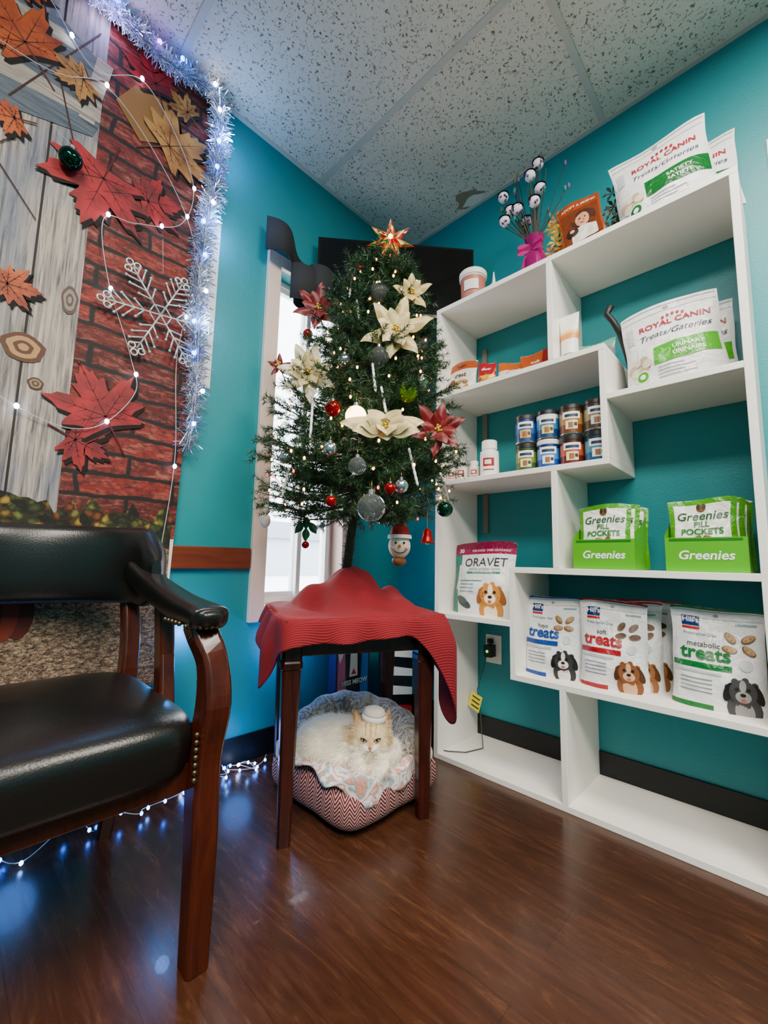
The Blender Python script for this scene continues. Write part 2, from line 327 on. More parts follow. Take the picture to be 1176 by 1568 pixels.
def canin(P,w,h,t,yd,gr,big,roll=0,tilt=5):
    p=Pouch(P,w,h,t,yd,tilt,base='#e2e3e4',roll=roll); seal(p,'#a5a8aa')
    p.text('ROYAL CANIN',.56,.70,.031*big,'#a0061a',.02)
    for k in range(5): p.ell(.46+.05*k,.80+.018*sin(k*pi/4),.016,.022,'#a0061a',2)
    p.text('Treats/Gateries',.55,.565,.033*big,'#1d2440',.0,shear=.3)
    p.rect(.33,.26,.97,.44,gr,2,top=lambda a:.03*sin(a*pi/2),bot=lambda a:-.02+.03*a)
    p.text('SATIETY' if gr=='#085a22' else 'URINARY',.68,.365,.021*big,'#ffffff',.01,4); p.text('SATIETE' if gr=='#085a22' else 'URINAIRE',.68,.295,.021*big,'#ffffff',.01,4)
    for k in range(7): p.ell(.17+.085*cos(k*1.05),.28+.06*sin(k*1.05),.055,.055,['#d9cdb4','#b3a585'][k%2],2+k)
    p.ell(.20,.15,.08,.08,'#e0dcd2',8); p.ell(.20,.15,.06,.06,gr,9); p.ell(.20,.15,.03,.03,'#efefef',10)
    for k in range(4): p.rect(.36,.20-.035*k,.62+.1*(k%2),.208-.035*k,'#7d8085',2)
    p.rect(.72,.06,.93,.17,'#d5d8da',2); p.rect(.05,.60,.13,.80,'#bfc2c5',2)
    return p
canin((1.455,.215,1.874),.275,.315,.11,5,'#085a22',.92,roll=6,tilt=4).done('treat_pouch_satiety')
canin((1.56,.17,1.874),.265,.30,.08,2,'#085a22',.9,roll=2).done('treat_pouch_satiety')
canin((1.465,.225,1.311),.265,.305,.12,3,'#3f9a12',.94,roll=4,tilt=4).done('treat_pouch_urinary')
canin((1.57,.205,1.311),.255,.30,.07,0,'#3f9a12',.92,roll=2).done('treat_pouch_urinary')
p=Pouch((1.47,.91,.561),.27,.29,.12,4,3,base='#e6e6e4',zone=lambda u,v: PM('#7a0c3a') if v>.91 else (PM('#9c104c') if v>.83 else (PM('#0b8175') if u<.09+.08*abs(v-.5) else PM('#ececea'))))
p.text('30',.12,.855,.024,'#ffffff'); p.text('FOR DOGS  OVER 50 POUNDS',.62,.860,.012,'#ffffff',.0)
p.text('ORAVET',.55,.655,.048,'#14222f',.0,sx=1.05); p.text('DENTAL HYGIENE CHEWS',.55,.60,.012,'#333333',.0); p.rect(.26,.555,.82,.58,'#0b8175',2); p.text('BLOCKS BAD BREATH',.54,.562,.009,'#ffffff',0,4)
p.dog(.70,.27,.18,'#c07e30','#8f521d','#f5e2c0'); p.ell(.26,.14,.13,.06,'#3d4846',2,rot=-.4); p.ell(.22,.19,.10,.05,'#4d5a58',3,rot=-.3); p.rect(.15,.45,.55,.46,'#0b8175',2)
for k in range(3): p.rect(.17,.40-.05*k,.42,.415-.05*k,'#7a9fa0',2)
p.done('dental_chew_pouch')
def hills(P,yd,colr,word,fur,dark,mz,roll=0,w=.20,h=.275,bis='#b58b5a'):
    p=Pouch(P,w,h,.105,yd,5,base='#e6e7e8',roll=roll,zone=lambda u,v: PM(colr) if (v>.975 or (v<.06 and u<.45)) else PM('#eaeaeb')); seal(p,'#aeb1b4')
    p.rect(.12,.80,.32,.90,'#0e2668',2); p.text("Hill's",.22,.835,.021,'#ffffff',.01,4); p.rect(.12,.765,.32,.79,'#b81414',2)
    p.text('Prescription Diet',.32,.71,.0115,'#0e2668',.0); p.text(word,.36,.60,.020,'#444444',.01); p.text('treats',.38,.48,.050,colr,.03)
    p.rect(.02,.39,.66,.445,colr,2); p.rect(.02,.34,.55,.365,'#b7babd',2)
    p.biscuits(.74,.66,.11,bis,'#6f4b23',4); p.dog(.76,.22,.17,fur,dark,mz)
    for k in range(4): p.rect(.10,.28-.04*k,.45,.29-.04*k,'#7a8086',2)
    p.ell(.80,.47,.07,.07,'#c4c8cc',3); p.rect(.70,.84,.92,.86,'#8aa0a6',2)
    return p
hills((1.465,.632,.381),2,'#0a4090','hypo',  '#2c2a2b','#111111','#d9d4cc').done('dog_treat_pouch')
hills((1.46,.435,.381),4,'#a00818','soft','#7c4723','#4a2810','#caa27a',bis='#4d2a12').done('dog_treat_pouch')
for k in range(3): hills((1.515+.045*k,.405-.022*k,.381),6,'#a00818','soft','#8c5a33','#5a3418','#caa27a',bis='#5d3a22').done('dog_treat_pouch')
hills((1.47,.175,.381),3,'#0c6a2a','metabolic','#3a3a3c','#151516','#8e8c8a',w=.215,roll=-1).done('dog_treat_pouch')
def gbox(y0,y1):
    yc=(y0+y1)/2; w=y0-y1; G='#4fa80a'
    b=B(); g_=M(G,.4); xi,xo=1.44,1.60
    b.box((xi,y1,.7505),(xo,y0,.755),g_); b.box((xi,y1,.755),(xi+.004,y0,.845),g_); b.box((xo-.004,y1,.755),(xo,y0,.91),g_)
    b.add([(xi,y0,.755),(xo,y0,.755),(xo,y0,.93),(xi,y0,.85)],[(0,1,2,3)],g_); b.add([(xi,y1,.755),(xo,y1,.755),(xo,y1,.93),(xi,y1,.85)],[(3,2,1,0)],g_)
    vs,fs=text_mesh('Greenies',.034,.02,.2); b.add([(xi-.001,yc-x,.785+y) for x,y in vs],fs,M('#ffffff',.4))
    b.add([(xi-.0006,y0-.01,.835),(xi-.0006,y1+.01,.835),(xi-.0006,y1+.01,.842),(xi-.0006,y0-.01,.842)],[(0,1,2,3)],M('#1e6d0e',.4))
    for k in range(3):
        p=Pouch((1.465+.045*k,yc+.008-.014*k,.757),w*.88,.205,.045,2,4,base='#e9e9e4',zone=lambda u,v: PM('#43900c') if (v>.92 or u<.07 or u>.93) else PM('#e9e9e4'))
        p.text('Greenies',.5,.70,.034,'#0c4a14',.01,shear=.2); p.text('PILL',.5,.60,.022,'#156a12',.03); p.text('POCKETS',.5,.49,.024,'#156a12',.03)
        p.ell(.5,.87,.07,.07,'#6b4a2a',2); p.ell(.46,.89,.03,.05,'#3a2614',3); p.ell(.54,.89,.03,.05,'#3a2614',3); p.biscuits(.5,.38,.10,'#8a5a34','#5e3a1f',4)
        b.merge(p.b)
    b.obj('pill_pocket_display_box')
gbox(.525,.345); gbox(.268,.085)
def can(x,y,z,cols,name='treat_can'):
    b=B(); r=.0395; h=.108; me=M('#d8d8da',.25,.9)
    b.rev([(0,.001),(r*.95,.001),(r,.006),(r,.012),(r,.035),(r,.075),(r,h-.018),(r*1.02,h-.016),(r*1.02,h-.004),(r*.97,h),(r*.9,h-.003),(0,h-.003)],[me,me,M(cols[0],.3),M(cols[0],.3),M(cols[1],.3),M(cols[2],.3),M(cols[3],.35),M(cols[3],.35),M(cols[3],.3),me,me],(x,y,z),28)
    def patch(a0,a1,z0,z1,c,l):
        n=8; vs=[]
        for i in range(n+1):
            a=pi+.35+a0+(a1-a0)*i/n
            for zz in (z0,z1): vs.append((x+cos(a)*(r+.0006*l),y+sin(a)*(r+.0006*l),z+zz))
        b.add(vs,[(2*i,2*i+2,2*i+3,2*i+1) for i in range(n)],M(c,.35),True)
    patch(-.75,.75,.055,.080,'#f2efe6',1); patch(-.5,.5,.018,.048,cols[4],1); patch(-.55,.55,.061,.071,'#24324f',2); patch(-.25,.15,.022,.042,'#8a5a34',2); patch(.2,.45,.028,.04,'#3c2a1c',2)
    b.obj(name)
CC=[['#1d3f7c','#2e63a8','#163260','#2a2c30','#d9a441'],['#12386e','#2d76b8','#d7dfe6','#1b1d22','#e6d35b'],['#6b3c1c','#a5763a','#4b2a14','#24211f','#efe3c4'],['#4a3a28','#8e7b52','#3c2c1c','#25262a','#cfd8d6'],
    ['#3d5a2c','#7a8a3a','#2b4220','#222222','#e8ddb5'],['#18469a','#3b7fd0','#0f2d66','#dddddd','#f2f2f2'],['#5a1f16','#b04a2c','#3b140e','#222222','#f0d8b0'],['#1c4a72','#3d8098','#12304a','#222222','#dfe8ea']]
for k in range(4):
    for j in range(2): can(1.50,.708-.084*k,1.101+.1105*j,CC[k+4] if j==0 else CC[k])
for k in range(4): can(1.60,.745-.086*k,1.101,CC[(k*3+4)%8])
def bottle(x,y,z,r,h,lab,name='pill_bottle'):
    b=B(); w_=M('#f4f3ef',.35); b.rev([(0,0),(r,.001),(r,h*.12),(r,h*.62),(r*.97,h*.70),(r*.7,h*.74),(r*.7,h*.76),(r*.82,h*.77),(r*.82,h*.98),(r*.75,h),(0,h)],[w_,w_,M(lab,.4)]+[w_]*7,(x,y,z),24)
    n=6
    for (a0,a1,z0,z1,c,l) in ((-.6,.6,.28,.50,'#9a1820',1),(-.4,.3,.33,.45,'#f0e6d8',2),(-.6,.6,.17,.20,'#7a4a3a',1)):
        vs=[]
        for i in range(n+1):
            a=pi+.4+a0+(a1-a0)*i/n
            for zz in (z0*h,z1*h): vs.append((x+cos(a)*(r+.0005*l),y+sin(a)*(r+.0005*l),z+zz))
        b.add(vs,[(2*i,2*i+2,2*i+3,2*i+1) for i in range(n)],M(c,.4))
    b.obj(name)
bottle(1.48,1.035,1.101,.021,.08,'#e7d6c8'); bottle(1.48,.985,1.101,.023,.085,'#f0e3d8'); bottle(1.49,.93,1.101,.020,.078,'#e9cfc4'); bottle(1.49,.86,1.101,.037,.15,'#f6ece6')
def spouch(P,w,h,yd,zones,txt,tc,name='small_treat_pouch',tl=8):
    p=Pouch(P,w,h,.05,yd,tl,zone=zones); 
    for (t_,cy,sz) in txt: p.text(t_,.5,cy,sz,tc,.02)
    p.biscuits(.6,.25,.14,'#c08a4a','#8a5a2a',4); p.ell(.25,.35,.12,.12,'#7a2a1a',2); return p.done(name)
spouch((1.465,.995,1.481),.14,.16,4,lambda u,v: PM('#a84810') if v>.75 else PM('#ddd5cb'),[('nutri',.82,.022),('treat',.5,.03)],'#4a2a14')
spouch((1.485,.885,1.481),.085,.13,3,lambda u,v: PM('#a00818') if v>.5 else PM('#d8a000'),[('chew',.7,.02)],'#ffffff')
spouch((1.55,.80,1.481),.12,.15,14,lambda u,v: PM('#cc6210') if v>.7 else PM('#e2dfd8'),[('chews',.5,.022)],'#b3101e',tl=16)
spouch((1.555,.70,1.481),.13,.155,10,lambda u,v: PM('#951a10') if u>.7 else (PM('#cc5510') if v>.4 else PM('#c9c2b6')),[('soft',.6,.024)],'#ffffff',tl=12)
spouch((1.60,.49,1.481),.14,.13,6,lambda u,v: PM('#6fb098') if v>.75 else PM('#7f8684'),[('zen',.5,.03)],'#ffffff',tl=10)
b=B(); tw=M('#f5f1ea',.35)
def tubef(u,v):
    a=2*pi*u; r=.028; fl=v**1.5; x=cos(a)*r*(1-fl); y=sin(a)*(r*(1-fl)+.036*fl); return (1.48+x,.53+y,1.50+v*.155)
b.grid(tubef,24,14,tw,zone=lambda u,v: M('#e58f3b',.4) if .35<v<.5 else (M('#f3c77f',.4) if .5<v<.6 else tw))
b.rev([(0,0),(.024,0),(.024,.02),(.0,.02)],M('#efefef',.4),(1.48,.53,1.481)); b.obj('ointment_tube')
b=B(); b.tube([(1.66,.36,1.311),(1.65,.36,1.42),(1.60,.375,1.50),(1.55,.385,1.56),(1.53,.40,1.60),(1.53,.42,1.635),(1.53,.405,1.66)],[.03,.022,.014,.011,.010,.011,.012],M('#101012',.5),10); b.sph((1.66,.36,1.335),(.035,.035,.024),M('#101012',.5)); b.obj('black_cat_tail_ornament')
b=B(); wj=M('#f2efe9',.4); pj=M('#b87060',.4); b.rev([(0,0),(.048,.001),(.050,.01),(.051,.05),(.053,.095),(.054,.1),(.058,.101),(.059,.122),(.056,.126),(0,.127)],[wj,pj,pj,pj,wj,wj,wj,wj,wj],(1.475,.925,1.8735),32)
vs=[]; 
for i in range(9):
    a=pi+.4-.6+1.2*i/8
    for zz in (.03,.075): vs.append((1.475+cos(a)*.0535,.925+sin(a)*.0535,1.8735+zz))
b.add(vs,[(2*i,2*i+2,2*i+3,2*i+1) for i in range(8)],wj); b.obj('plastic_tub_jar')
b=B(); b.rev([(0,0),(.016,0),(.017,.035),(.008,.045),(.006,.06),(.002,.095),(0,.096)],M('#e8eef2',.2,alpha=.9),(1.48,.828,1.8735),16); b.obj('dropper_bottle')
b=B(); pk=M('#b01078',.12,trans=.55); b.rev([(0,.0),(.038,.0),(.046,.01),(.044,.05),(.032,.085),(.027,.11),(.038,.145),(.036,.145),(.024,.11),(.028,.085),(0,.02)],pk,(1.48,.65,1.8735),28)
rb=M('#a8086a',.4)
for q in (-1,1):
    b.grid(lambda u,v:Vector((1.445-.012*sin(pi*u),.65+q*(.045*sin(pi*u)+.004),1.965+.05*(u-.5)*sin(pi*u)+(v-.5)*.028)),10,2,rb); b.grid(lambda u,v:Vector((1.446-.004*u,.65+q*(.012+.02*u)+(v-.5)*.016,1.96-.07*u)),6,1,rb)
b.rev([(.028,.082),(.033,.09),(.028,.1)],rb,(1.48,.65,1.8735),20)
brn=M('#4b3324',.7); pal=[M('#e9e4e8',.5),M('#6b4a8c',.5),M('#2d2338',.5),M('#c05a9a',.5)]
for (dy,z,dx) in [(.12,2.26,-.02),(.10,2.20,0),(.11,2.14,-.03),(-.02,2.33,0),(.0,2.27,-.03),(-.03,2.21,-.01),(.06,2.17,-.02),(.04,2.13,.02),(-.015,2.15,-.03)]:
    e=Vector((1.48+dx,.65+dy,z)); b.tube([(1.48,.65,1.90),(1.48+dx*.3,.65+dy*.25,2.02),e],.0024,brn,5)
    b.sph(e,.021,pal[0],12,8); b.rev([(.024,-.002),(.006,.012),(0,.013)],pal[2],e+Vector((0,0,.014)),10)
    for k in range(9):
        d=Vector((random.uniform(-1,.2),random.uniform(-1,1),random.uniform(-1,1))).normalized(); b.sph(e+d*.018,.0058,pal[1+k%3],6,4)
for k in range(34):
    a=random.uniform(-1,1.1); z=random.uniform(2.06,2.36); e=Vector((1.50+random.uniform(-.05,.04),.65+a*.13,z)); b.tube([(1.48,.65,1.92),(1.48,.65+a*.03,2.03),e],.0014,M(['#3b4a3a','#2a2320'][k%2],.7),4)
    if k%2: b.sph(e,(.006,.006,.012),M(['#2f6f66','#6b4a8c','#4a5a2a'][k%3],.6),6,4)
b.obj('vase_with_floral_picks')
p=Pouch((1.475,.468,1.905),.145,.20,.006,2,8,base='#98390e',roll=8); p.rect(.05,.06,.95,.80,'#6a3014',2); p.ell(.58,.52,.30,.27,'#3f1c10',3); p.ell(.55,.50,.17,.21,'#d0906c',4); p.rect(.25,.06,.85,.30,'#ddd3c9',4,top=lambda a:.06*sin(pi*a)); p.text('ADOPT A FRIEND',.5,.86,.015,'#f7e6c8',.01); p.ell(.28,.30,.15,.13,'#2b1a12',6); p.ell(.28,.32,.06,.06,'#c9a27a',7)
for q in (.48,.63): p.ell(q,.53,.022,.014,'#20130e',6)
p.ell(.555,.42,.05,.014,'#a8363a',6); p.done('photo_card')
b=B()
for k in range(26): 
    c=Vector((1.55+random.uniform(-.03,.03),[.585,.37][k%2]+random.uniform(-.03,.03),1.91+random.uniform(0,.19))); 
    colr=['#d9a52b','#1e2b14','#c2702a','#362a16','#e9c64f','#20301a'][k%6]
    for j in range(6):
        a=j*pi/3; b.add([c,c+Vector((-.01,cos(a-.3)*.02,sin(a-.3)*.02)),c+Vector((-.006,cos(a)*.036,sin(a)*.036)),c+Vector((-.01,cos(a+.3)*.02,sin(a+.3)*.02))],[(0,1,2,3)],M(colr,.6))
for y in (.585,.37): b.tube([(1.56,y,1.8735),(1.56,y,2.08)],.004,M('#3c4a26',.6),5); b.rev([(0,0),(.03,0),(.035,.05),(.0,.05)],M('#6e4a2c',.7),(1.56,y,1.8735),14)
b.obj('autumn_flower_pot')
b=B(); wp=M('#f0ece2',.4); b.box((XR-.006,.94,.33),(XR,1.015,.45),wp); b.box((XR-.05,.965,.36),(XR-.006,1.0,.41),BLK); b.box((XR-.03,.975,.415),(XR-.006,.995,.435),BLK); b.sph((XR-.052,.982,.385),.006,M('#1de04a',.4,emit=3),8,6); b.obj('wall_outlet',bevel=.002)
b=B(); b.tube([(1.67,.985,.37),(1.66,1.0,.30),(1.65,1.02,.22),(1.64,1.0,.15),(1.62,.98,.06),(1.58,.95,.026),(1.5,.98,.024),(1.46,1.03,.024),(1.45,1.05,.024)],.002,M('#2f4a33',.5),6)
b.add([(1.645,1.045,.215),(1.635,.985,.20),(1.62,.995,.14),(1.63,1.055,.155)],[(0,1,2,3)],M('#f2dd1e',.5)); 
for k in range(3): b.add([(1.639+.0-.006*k,1.035,.200-.016*k),(1.632-.006*k,.995,.190-.016*k),(1.631-.006*k,.996,.185-.016*k),(1.638-.006*k,1.036,.195-.016*k)],[(0,1,2,3)],M('#222222',.5))
b.obj('power_cord_with_tag')
# ------------------------------------------------------------------ TV
ta=Vector((1.062,1.490,0)); tb=Vector((1.613,1.008,0)); d=(tb-ta).normalized(); nn=Vector((d.y,-d.x,0)); 
if nn.x>0: nn=-nn
Tm=Matrix((d,-nn,Vector((0,0,1)))).transposed().to_4x4(); Tm.translation=ta
Wt=(tb-ta).length
b=B(); b.box((0,0,1.885),(Wt,.022,2.245),M('#060607',.25),Tm); b.box((.01,-.001,1.90),(Wt-.01,0.,2.235),M('#020203',.08),Tm); b.box((Wt*.3,.022,1.95),(Wt*.7,.05,2.15),M('#0b0b0c',.5),Tm)
b.tube([Tm@Vector((Wt*.5,.05,2.05)),Vector((1.66,1.47,2.05))],.02,M('#0b0b0c',.4),8); b.box((Wt*.36,.05,1.55),(Wt*.72,.1,1.89),M('#0b0b0c',.5),Tm); b.obj('television',bevel=.003)
gf=M('#2c2c30',.85,name='grey_felt')
b=B()
def scroll(pts,z0,z1):
    n=len(pts); vs=[]
    for i,(x,y) in enumerate(pts): vs+= [(x,y,z0(i/(n-1))),(x,y,z1(i/(n-1)))]
    b.add(vs,[(2*i,2*i+2,2*i+3,2*i+1) for i in range(n-1)],gf,True)
pts=[(.80+.30*t_,1.50-.045*sin(2.2*pi*t_)-.01) for t_ in [i/24 for i in range(25)]]
scroll(pts,lambda t_:2.03-.02*t_,lambda t_:2.18-.10*t_)
pts=[(.99-.075*cos(a)*(1-.3*a/6),1.47-.045*sin(a)*(1-.3*a/6)) for a in [i*6.2/28 for i in range(29)]]
scroll(pts,lambda t_:1.86,lambda t_:2.02)
pts=[(1.06-.06*cos(a),1.46-.05*sin(a)) for a in [i*5.0/24 for i in range(25)]]
scroll(pts,lambda t_:1.91,lambda t_:2.05)
b.obj('felt_scroll_valance',solid=.004)
b=B(); b.box((.56,YL-.003,1.39),(.635,YL-.001,2.06),M('#eeeae6',.6)); b.box((.60,YL-.0045,1.45),(.603,YL-.003,2.0),M('#b8b3ae',.6)); 
for k in range(10): b.box((.607,YL-.0045,1.95-.05*k),(.628,YL-.003,1.955-.05*k),M('#8c8a90',.6))
b.obj('wall_notice')
b=B(); b.box((XR-.004,-.3,1.93),(XR-.001,-.02,2.14),M('#f2f1ee',.5)); b.box((XR-.005,-.27,2.06),(XR-.004,-.06,2.075),M('#777777',.5)); b.obj('wall_sign')
# ------------------------------------------------------------------ autumn banner
def mk_planks():
    a=NM('photo_planks',.7); p=a.map((1,1,1)); sx=a.n('SeparateXYZ'); a.t.links.new(p,sx.inputs[0])
    g_=a.noise(a.map((26,1,1.4)),2.2,7,.7,1.2); c=a.ramp(g_,[(.28,'#3f3a3b'),(.42,'#7a7271'),(.52,'#a89b92'),(.7,'#d2c2b2')])
    big=a.noise(a.map((2.5,1,1.)),2.2,2); c=a.mix(a.ramp(big,[(.45,0.),(.6,.6)]),c,'#566680')
    fine=a.noise(a.map((90,1,3)),2,3); c=a.mix(a.ramp(fine,[(.3,.7),(.44,0.)]),c,'#241d1b')
    m=a.math('GREATER_THAN',a.math('PINGPONG',a.math('ADD',sx.outputs[0],.02),.12),.117); c=a.mix(m,c,'#1a0e0a'); a.color(c); return a.m
def mk_brick():
    a=NM('photo_red_brick',.7); p=a.map((1,1,1),(pi/2,0,0))
    nz=a.n('TexNoise',i={'Vector':a.map(),'Scale':9.,'Detail':4.}); vm=a.n('VectorMath',operation='SCALE',i={0:nz.outputs['Color'],'Scale':.035}); va=a.n('VectorMath',operation='ADD',i={0:p,1:vm.outputs[0]})
    br=a.n('TexBrick',offset=.5,i={'Vector':va.outputs[0],'Color1':lin('#560d0a'),'Color2':lin('#861f16'),'Mortar':lin('#0c0404'),'Scale':1.,'Mortar Size':.009,'Mortar Smooth':.6,'Brick Width':.27,'Row Height':.066,'Bias':-.1})
    n=a.noise(a.map((9,1,30)),1.8,6,.72,1.); c=a.mix(a.ramp(n,[(.50,0.),(.72,.75)]),br.outputs[0],'#b87262'); c=a.mix(a.ramp(n,[(.32,.9),(.46,0.)]),c,'#150504')
    f2=a.noise(a.map((1,1,1)),60,3); c=a.mix(a.ramp(f2,[(.35,.6),(.5,0.)]),c,'#200808'); c=a.mix(br.outputs['Fac'],c,'#0c0404'); a.color(c); return a.m
def mk_foliage():
    a=NM('photo_foliage',.8); nz=a.n('TexNoise',i={'Vector':a.map(),'Scale':30.,'Detail':2.}); vm=a.n('VectorMath',operation='SCALE',i={0:nz.outputs['Color'],'Scale':.03}); va=a.n('VectorMath',operation='ADD',i={0:a.map(),1:vm.outputs[0]})
    n=a.n('TexVoronoi',i={'Vector':va.outputs[0],'Scale':42.}); s_=a.n('SeparateColor'); a.t.links.new(n.outputs['Color'],s_.inputs[0])
    c=a.ramp(s_.outputs[0],[(0,'#2f3a18'),(.2,'#6b7030'),(.35,'#1b160d'),(.5,'#9a8a3e'),(.62,'#3a4420'),(.75,'#7a4018'),(.87,'#a8862f')],'CONSTANT'); c=a.mix(a.ramp(n.outputs['Distance'],[(.15,0.),(.55,.9)]),c,'#0e0b07'); a.color(c); return a.m
PLK=mk_planks(); BRK=mk_brick(); GRS=mk_foliage()
def mk_hay():
    a=NM('photo_hay',.95); n=a.noise(a.map((26,1,60)),2.0,6,.75,3.); c=a.ramp(n,[(.36,'#1a110b'),(.45,'#5c4737'),(.53,'#957c64'),(.64,'#c9b194')]); v_=a.n('TexVoronoi',i={'Vector':a.map((60,1,110)),'Scale':1.}); c=a.mix(a.ramp(v_.outputs['Distance'],[(.35,0.),(.8,.7)]),c,'#1c120b'); a.color(c); return a.m
HAY=mk_hay()
yb=YL-.0225
E=group('autumn_banner_backdrop',(.0,yb,1.45))
EB=E
def xr(z): return .53+.055*(z-.35)/2.2
b=B()
def q(x0,z0,x1,z1,mat,lay,r=False):
    y=yb-lay*.0008; X=(lambda z:xr(z)) if r else (lambda z:x1)
    b.add([(x0,y,z0),(X(z0),y,z0),(X(z1),y,z1),(x0,y,z1)],[(0,1,2,3)],mat)
q(-.75,.35,.5,2.56,M('#e9e4de',.7),0,True); q(-.75,.82,.215,2.56,PLK,1); q(.215,.82,.5,2.56,BRK,1,True)
random.seed(21)
for (mat,z0,amp,lay) in ((GRS,.90,.03,2),(HAY,.79,.02,3)):
    xs=[-.75+i*.02 for i in range(65)]; y=yb-lay*.0008; vs=[]
    for x in xs: vs+=[(x,y,.35),(x,y,z0+random.uniform(-amp,amp))]
    b.add(vs,[(2*i,2*i+2,2*i+3,2*i+1) for i in range(64)],mat)
def leafpts(cx,cz,r,rot,y):
    base=[(90,1),(84,.80),(80,.84),(75,.66),(68,.72),(63,.50),(55,.42),(50,.66),(47,.78),(42,.80),(38,.98),(33,.76),(26,.74),(20,.52),(12,.60),(6,.72),(2,.68),(-4,.50),(-14,.40),(-22,.60),(-30,.56),(-38,.40),(-55,.26),(-80,.20)]
    P=base+[(180-a,q_) for a,q_ in reversed(base)]
    return [(cx+r*q_*cos(math.radians(a)+rot)*random.uniform(.95,1.05),y,cz+r*q_*sin(math.radians(a)+rot)) for a,q_ in P]
def leaf(cx,cz,r,c,lay,rot=0,vein='#4d060c'):
    y=yb-lay*.0008
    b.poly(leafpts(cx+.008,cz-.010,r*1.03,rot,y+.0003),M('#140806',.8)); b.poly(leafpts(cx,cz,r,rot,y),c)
    for a,k in ((90,.85),(38,.85),(142,.85),(4,.6),(176,.6),(-25,.5),(205,.5)):
        A=math.radians(a)+rot; dd=Vector((cos(A),0,sin(A))); pp=Vector((-dd.z,0,dd.x))*.0018; o_=Vector((cx,y-.0004,cz)); b.add([o_-pp,o_+pp,o_+dd*r*k],[(0,1,2)],M(vein,.7))
        for j in (.35,.55): 
            for s_ in (-.7,.7): A2=A+s_; d2=Vector((cos(A2),0,sin(A2))); o2=o_+dd*r*j*k; b.add([o2-pp*.6,o2+pp*.6,o2+d2*r*.16],[(0,1,2)],M(vein,.7))
    A=math.radians(-90)+rot; dd=Vector((cos(A),0,sin(A))); pp=Vector((-dd.z,0,dd.x))*.0025; o_=Vector((cx,y-.0002,cz)); b.add([o_-pp,o_+pp,o_+dd*r*.75+pp,o_+dd*r*.75-pp],[(0,1,2,3)],M(vein,.7))
def wq(pts,c,lay): b.add([(x,yb-lay*.0008,z) for x,z in pts],[tuple(range(len(pts)))],M(c,.7) if isinstance(c,str) else c)
DGW=mk_wood('photo_grey_plank','#2d333e','#6d7784',.7,(3,1,40))
LTW=mk_wood('photo_light_plank','#6a5f58','#c9bcaf',.7,(3,1,40))
wq([(-.2,1.95),(.2,2.08),(.215,2.14),(-.2,2.07)],DGW,4); wq([(-.2,2.07),(.215,2.14),(.215,2.21),(-.2,2.19)],LTW,4.3); wq([(-.2,2.17),(.2,2.17),(.215,2.34),(.1,2.40),(-.2,2.30)],DGW,4.6); wq([(-.2,2.27),(.14,2.33),(.10,2.37),(-.2,2.33)],LTW,5)
wq([(.25,2.26),(.33,2.17),(.45,2.25),(.40,2.38),(.30,2.36)],'#8f6230',4); wq([(.16,2.12),(.20,2.12),(.235,2.36),(.19,2.36)],LTW,5)
for (x0,z0,x1,z1) in ((.0,2.05,.19,2.45),(.02,2.5,.16,2.0),(-.05,2.30,.2,2.28),(-.1,1.75,.03,1.95),(-.05,1.9,.09,1.72)):
    wq([(x0,z0),(x0+.005,z0),(x1+.004,z1),(x1,z1)],'#3a1a12',6.4)
def mk_leafmat(n_,c1,c2):
    a=NM(n_,.6); n=a.noise(a.map(),14,4); a.color(a.ramp(n,[(.35,c1),(.65,c2)])); return a.m
RL=mk_leafmat('red_leaf','#60040e','#a80a18'); OL=mk_leafmat('orange_leaf','#7f2a04','#c25410'); TL=mk_leafmat('tan_leaf','#7f4a18','#bf8540')
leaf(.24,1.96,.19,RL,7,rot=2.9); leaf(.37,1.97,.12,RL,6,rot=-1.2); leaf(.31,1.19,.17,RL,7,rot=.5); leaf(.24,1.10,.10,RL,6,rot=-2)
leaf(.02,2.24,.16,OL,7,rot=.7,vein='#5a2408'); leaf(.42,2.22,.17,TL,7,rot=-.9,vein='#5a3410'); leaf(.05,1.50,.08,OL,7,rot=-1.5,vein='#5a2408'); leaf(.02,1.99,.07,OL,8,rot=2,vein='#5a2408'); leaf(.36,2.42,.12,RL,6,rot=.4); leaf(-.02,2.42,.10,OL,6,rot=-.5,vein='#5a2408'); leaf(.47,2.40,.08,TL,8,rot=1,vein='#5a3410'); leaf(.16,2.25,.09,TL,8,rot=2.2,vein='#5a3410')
def ring(cx,cz,rx,rz,c1,c2):
    for k,(s_,c) in enumerate([(1,c1),(.75,c2),(.45,c1),(.25,c2)]): b.add([(cx+rx*s_*cos(a*pi/9)*(1+.1*sin(a*1.7)),yb-(4+k*.5)*.0008,cz+rz*s_*sin(a*pi/9)) for a in range(18)],[tuple(range(18))],M(c,.7))
ring(.19,1.52,.020,.045,'#5b4a42','#8f8078'); ring(.10,1.335,.048,.042,'#5a3a28','#b0855a'); ring(.135,1.24,.018,.018,'#4a3426','#94745a')
for (px,pz,pr,c1,c2) in ((.06,.60,.11,'#4e1408','#6e220e'),(.03,.86,.03,'#b05010','#c66a18')):
    for k in range(7): 
        a=(k-3)*.30*pr; b.add([(px+a+.30*pr*cos(t_*pi/8),yb-(5+.3*(3-abs(k-3)))*.0008,pz+pr*.75*sin(t_*pi/8)*(1-.05*abs(k-3))) for t_ in range(16)],[tuple(range(16))],M([c1,c2][k%2],.7))
b.obj('printed_cloth',parent=E)
